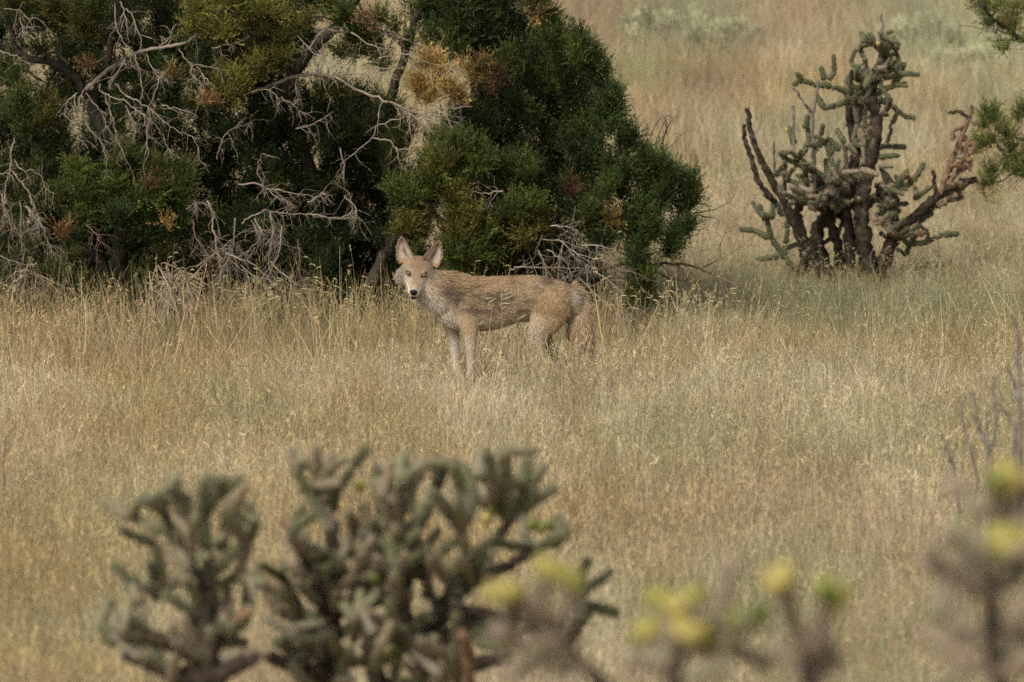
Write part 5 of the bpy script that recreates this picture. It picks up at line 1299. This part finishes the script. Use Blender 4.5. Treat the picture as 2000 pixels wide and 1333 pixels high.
def strands(p, n, fl, ln, col, width, lift=.38, dark=.3, rnd=.22):
    """short curved hairs as tapering strips"""
    k = len(p)
    fl = nrm(fl - n * (fl * n).sum(1, keepdims=True)); fl = nrm(fl + rng.normal(0, rnd, (k, 3)))
    d0 = nrm(fl + n * lift * rng.uniform(.6, 1.5, (k, 1))); d1 = nrm(fl + n * lift * .35 + np.array((0, 0, -.12)))
    L = (ln * rng.uniform(.6, 1.25, k))[:, None]
    p0 = p - n * .002; p1 = p0 + d0 * L * .5; p2 = p1 + d1 * L * .5
    s = nrm(np.cross(d0, n + rng.normal(0, .5, (k, 3)))) * width
    V = np.stack([p0 - s, p0 + s, p1 - s * .8, p1 + s * .8, p2], 1).reshape(-1, 3)
    b = np.arange(k)[:, None] * 5
    tone = rng.uniform(.58, 1.38, (k, 1)) * (1 + rng.normal(0, .05, (k, 3)))
    c0 = col * tone * .8; c1 = col * tone * 1.12
    dk = (rng.random((k, 1)) < dark * (1 - .85 * sstep(.27, .42, col.mean(1)))[:, None])
    c2 = np.where(dk, col * tone * .22, col * tone * 1.2)
    C = np.stack([c0, c0, c1, c1, c2], 1).reshape(-1, 3)
    return V, b + np.array([[0, 1, 3, 2]]), b + np.array([[2, 3, 4]]), C


fa = np.linalg.norm(np.cross(BV[tri[:, 1]] - BV[tri[:, 0]], BV[tri[:, 2]] - BV[tri[:, 0]]), axis=1) / 2
fur = MB()


def grow(count, wt, width, lift, dark, lscale=1.0, rnd=.22):
    w = fa * wt; pick = rng.choice(len(tri), count, p=w / w.sum())
    r1, r2 = np.sqrt(rng.random(count)), rng.random(count)
    bc = np.stack([1 - r1, r1 * (1 - r2), r1 * r2], 1)
    I = tri[pick]
    g_ = lambda A: (A[I] * (bc[:, :, None] if A.ndim == 2 else bc)).sum(1)
    p_, w_ = g_(BV), g_(W)
    c_ = coat(p_, w_)[0]
    V, F4, F3, C = strands(p_, nrm(g_(VN)), g_(FL), g_(LEN) * lscale, c_, width, lift, dark, rnd)
    fur.add(V, F4, C); fur.n -= len(V); fur.v.pop(); fur.c.pop(); fur.add(V, F3, C)


hf = hh[tri].mean(1); aa_ = ha[tri].mean(1)
eyew = ((ed[tri].min(1) > 1.15) | (hf < .5)).astype(float)
grow(92000, (1 - hf) * (1 - W[:, 7][tri].mean(1) * .2), .00075, .45, .42)
grow(9000, (1 - hf) * (W[:, 7] + W[:, 1])[tri].mean(1), .0010, .55, .4, 1.15, .3)
grow(22000, hf * eyew, .00055, .40, .12)
EP, EN, EC, EF = map(np.array, (EAR_P, EAR_N, EAR_C, EAR_FL))
rimq = np.array([abs(-1 + 2 * (i % 15) / 14) for i in range(len(EP))])
pk = np.concatenate([rng.integers(0, len(EP), 3600), rng.choice(np.where(rimq > .8)[0], 1400)])
V, F4, F3, C = strands(EP[pk] + rng.normal(0, .0025, (5000, 3)), EN[pk], EF[pk], np.where(rimq[pk] > .8, .011, .009), EC[pk], .0006, .35, .05)
fur.add(V, F4, C); fur.n -= len(V); fur.v.pop(); fur.c.pop(); fur.add(V, F3, C)
fo = fur.build('fur', M_FUR, coy, local=True, smooth=False)


def ball(mb, c, rx, ry, rz, ax=(1, 0, 0), ay=(0, 1, 0), az=(0, 0, 1), col=None, n=16, m=10, shape=None):
    V, C = [], []
    ax, ay, az = map(np.asarray, (ax, ay, az))
    for i in range(m + 1):
        th = math.pi * i / m
        for j in range(n):
            ph = 2 * math.pi * j / n
            l = (math.sin(th) * math.cos(ph), math.sin(th) * math.sin(ph), math.cos(th))
            if shape: l = shape(l)
            V.append(np.asarray(c) + ax * rx * l[0] + ay * ry * l[1] + az * rz * l[2])
            C.append(col(th) if callable(col) else (col or (.5, .5, .5)))
    F = [(i * n + j, i * n + (j + 1) % n, (i + 1) * n + (j + 1) % n, (i + 1) * n + j) for i in range(m) for j in range(n)]
    mb.add(V, F, np.array(C))


for s in (-1, 1):
    m = MB()
    look = nrm(HF * 1.0 + HR * s * .12 + HU * .35)
    e1 = nrm(np.cross(HU, look)); e2 = np.cross(look, e1)
    ball(m, hd(.0095, s * .0415, .011),  .0108, .0085, .0095, e1, e2, look, lambda th: (.24, .14, .042) if th < 1.05 else (.015, .011, .009), 20, 18)
    eo = m.build('eye', M_EYE, coy, local=True)
    m = MB(); ball(m, hd(.0095, s * .0415, .011) + look * .0066, .0036, .0036, .0030, e1, e2, look, (.004, .003, .003), 12, 8)
    m.build('pupil', M_EYE, eo, local=True)
m = MB()
ball(m, hd(.119, 0, -.040), .0205, .0180, .013, HR, HU, HF, None, 20, 12, lambda l: (l[0] * (1 + .18 * l[1]), l[1] * (1.0 if l[1] < 0 else .8), l[2]))
m.build('nose', M_NOSE, coy, local=True)
m = MB()
ball(m, hd(.090, 0, -.071), .0215, .0085, .017, HR, HU, HF, None, 18, 10, lambda l: (l[0], l[1] + .45 * l[0] ** 2, l[2]))
ball(m, hd(.096, 0, -.086), .0175, .0062, .009, HR, HU, HF, None, 18, 10, lambda l: (l[0], l[1] + .35 * l[0] ** 2, l[2]))
m.build('mouth', M_MOUTH, coy, local=True)
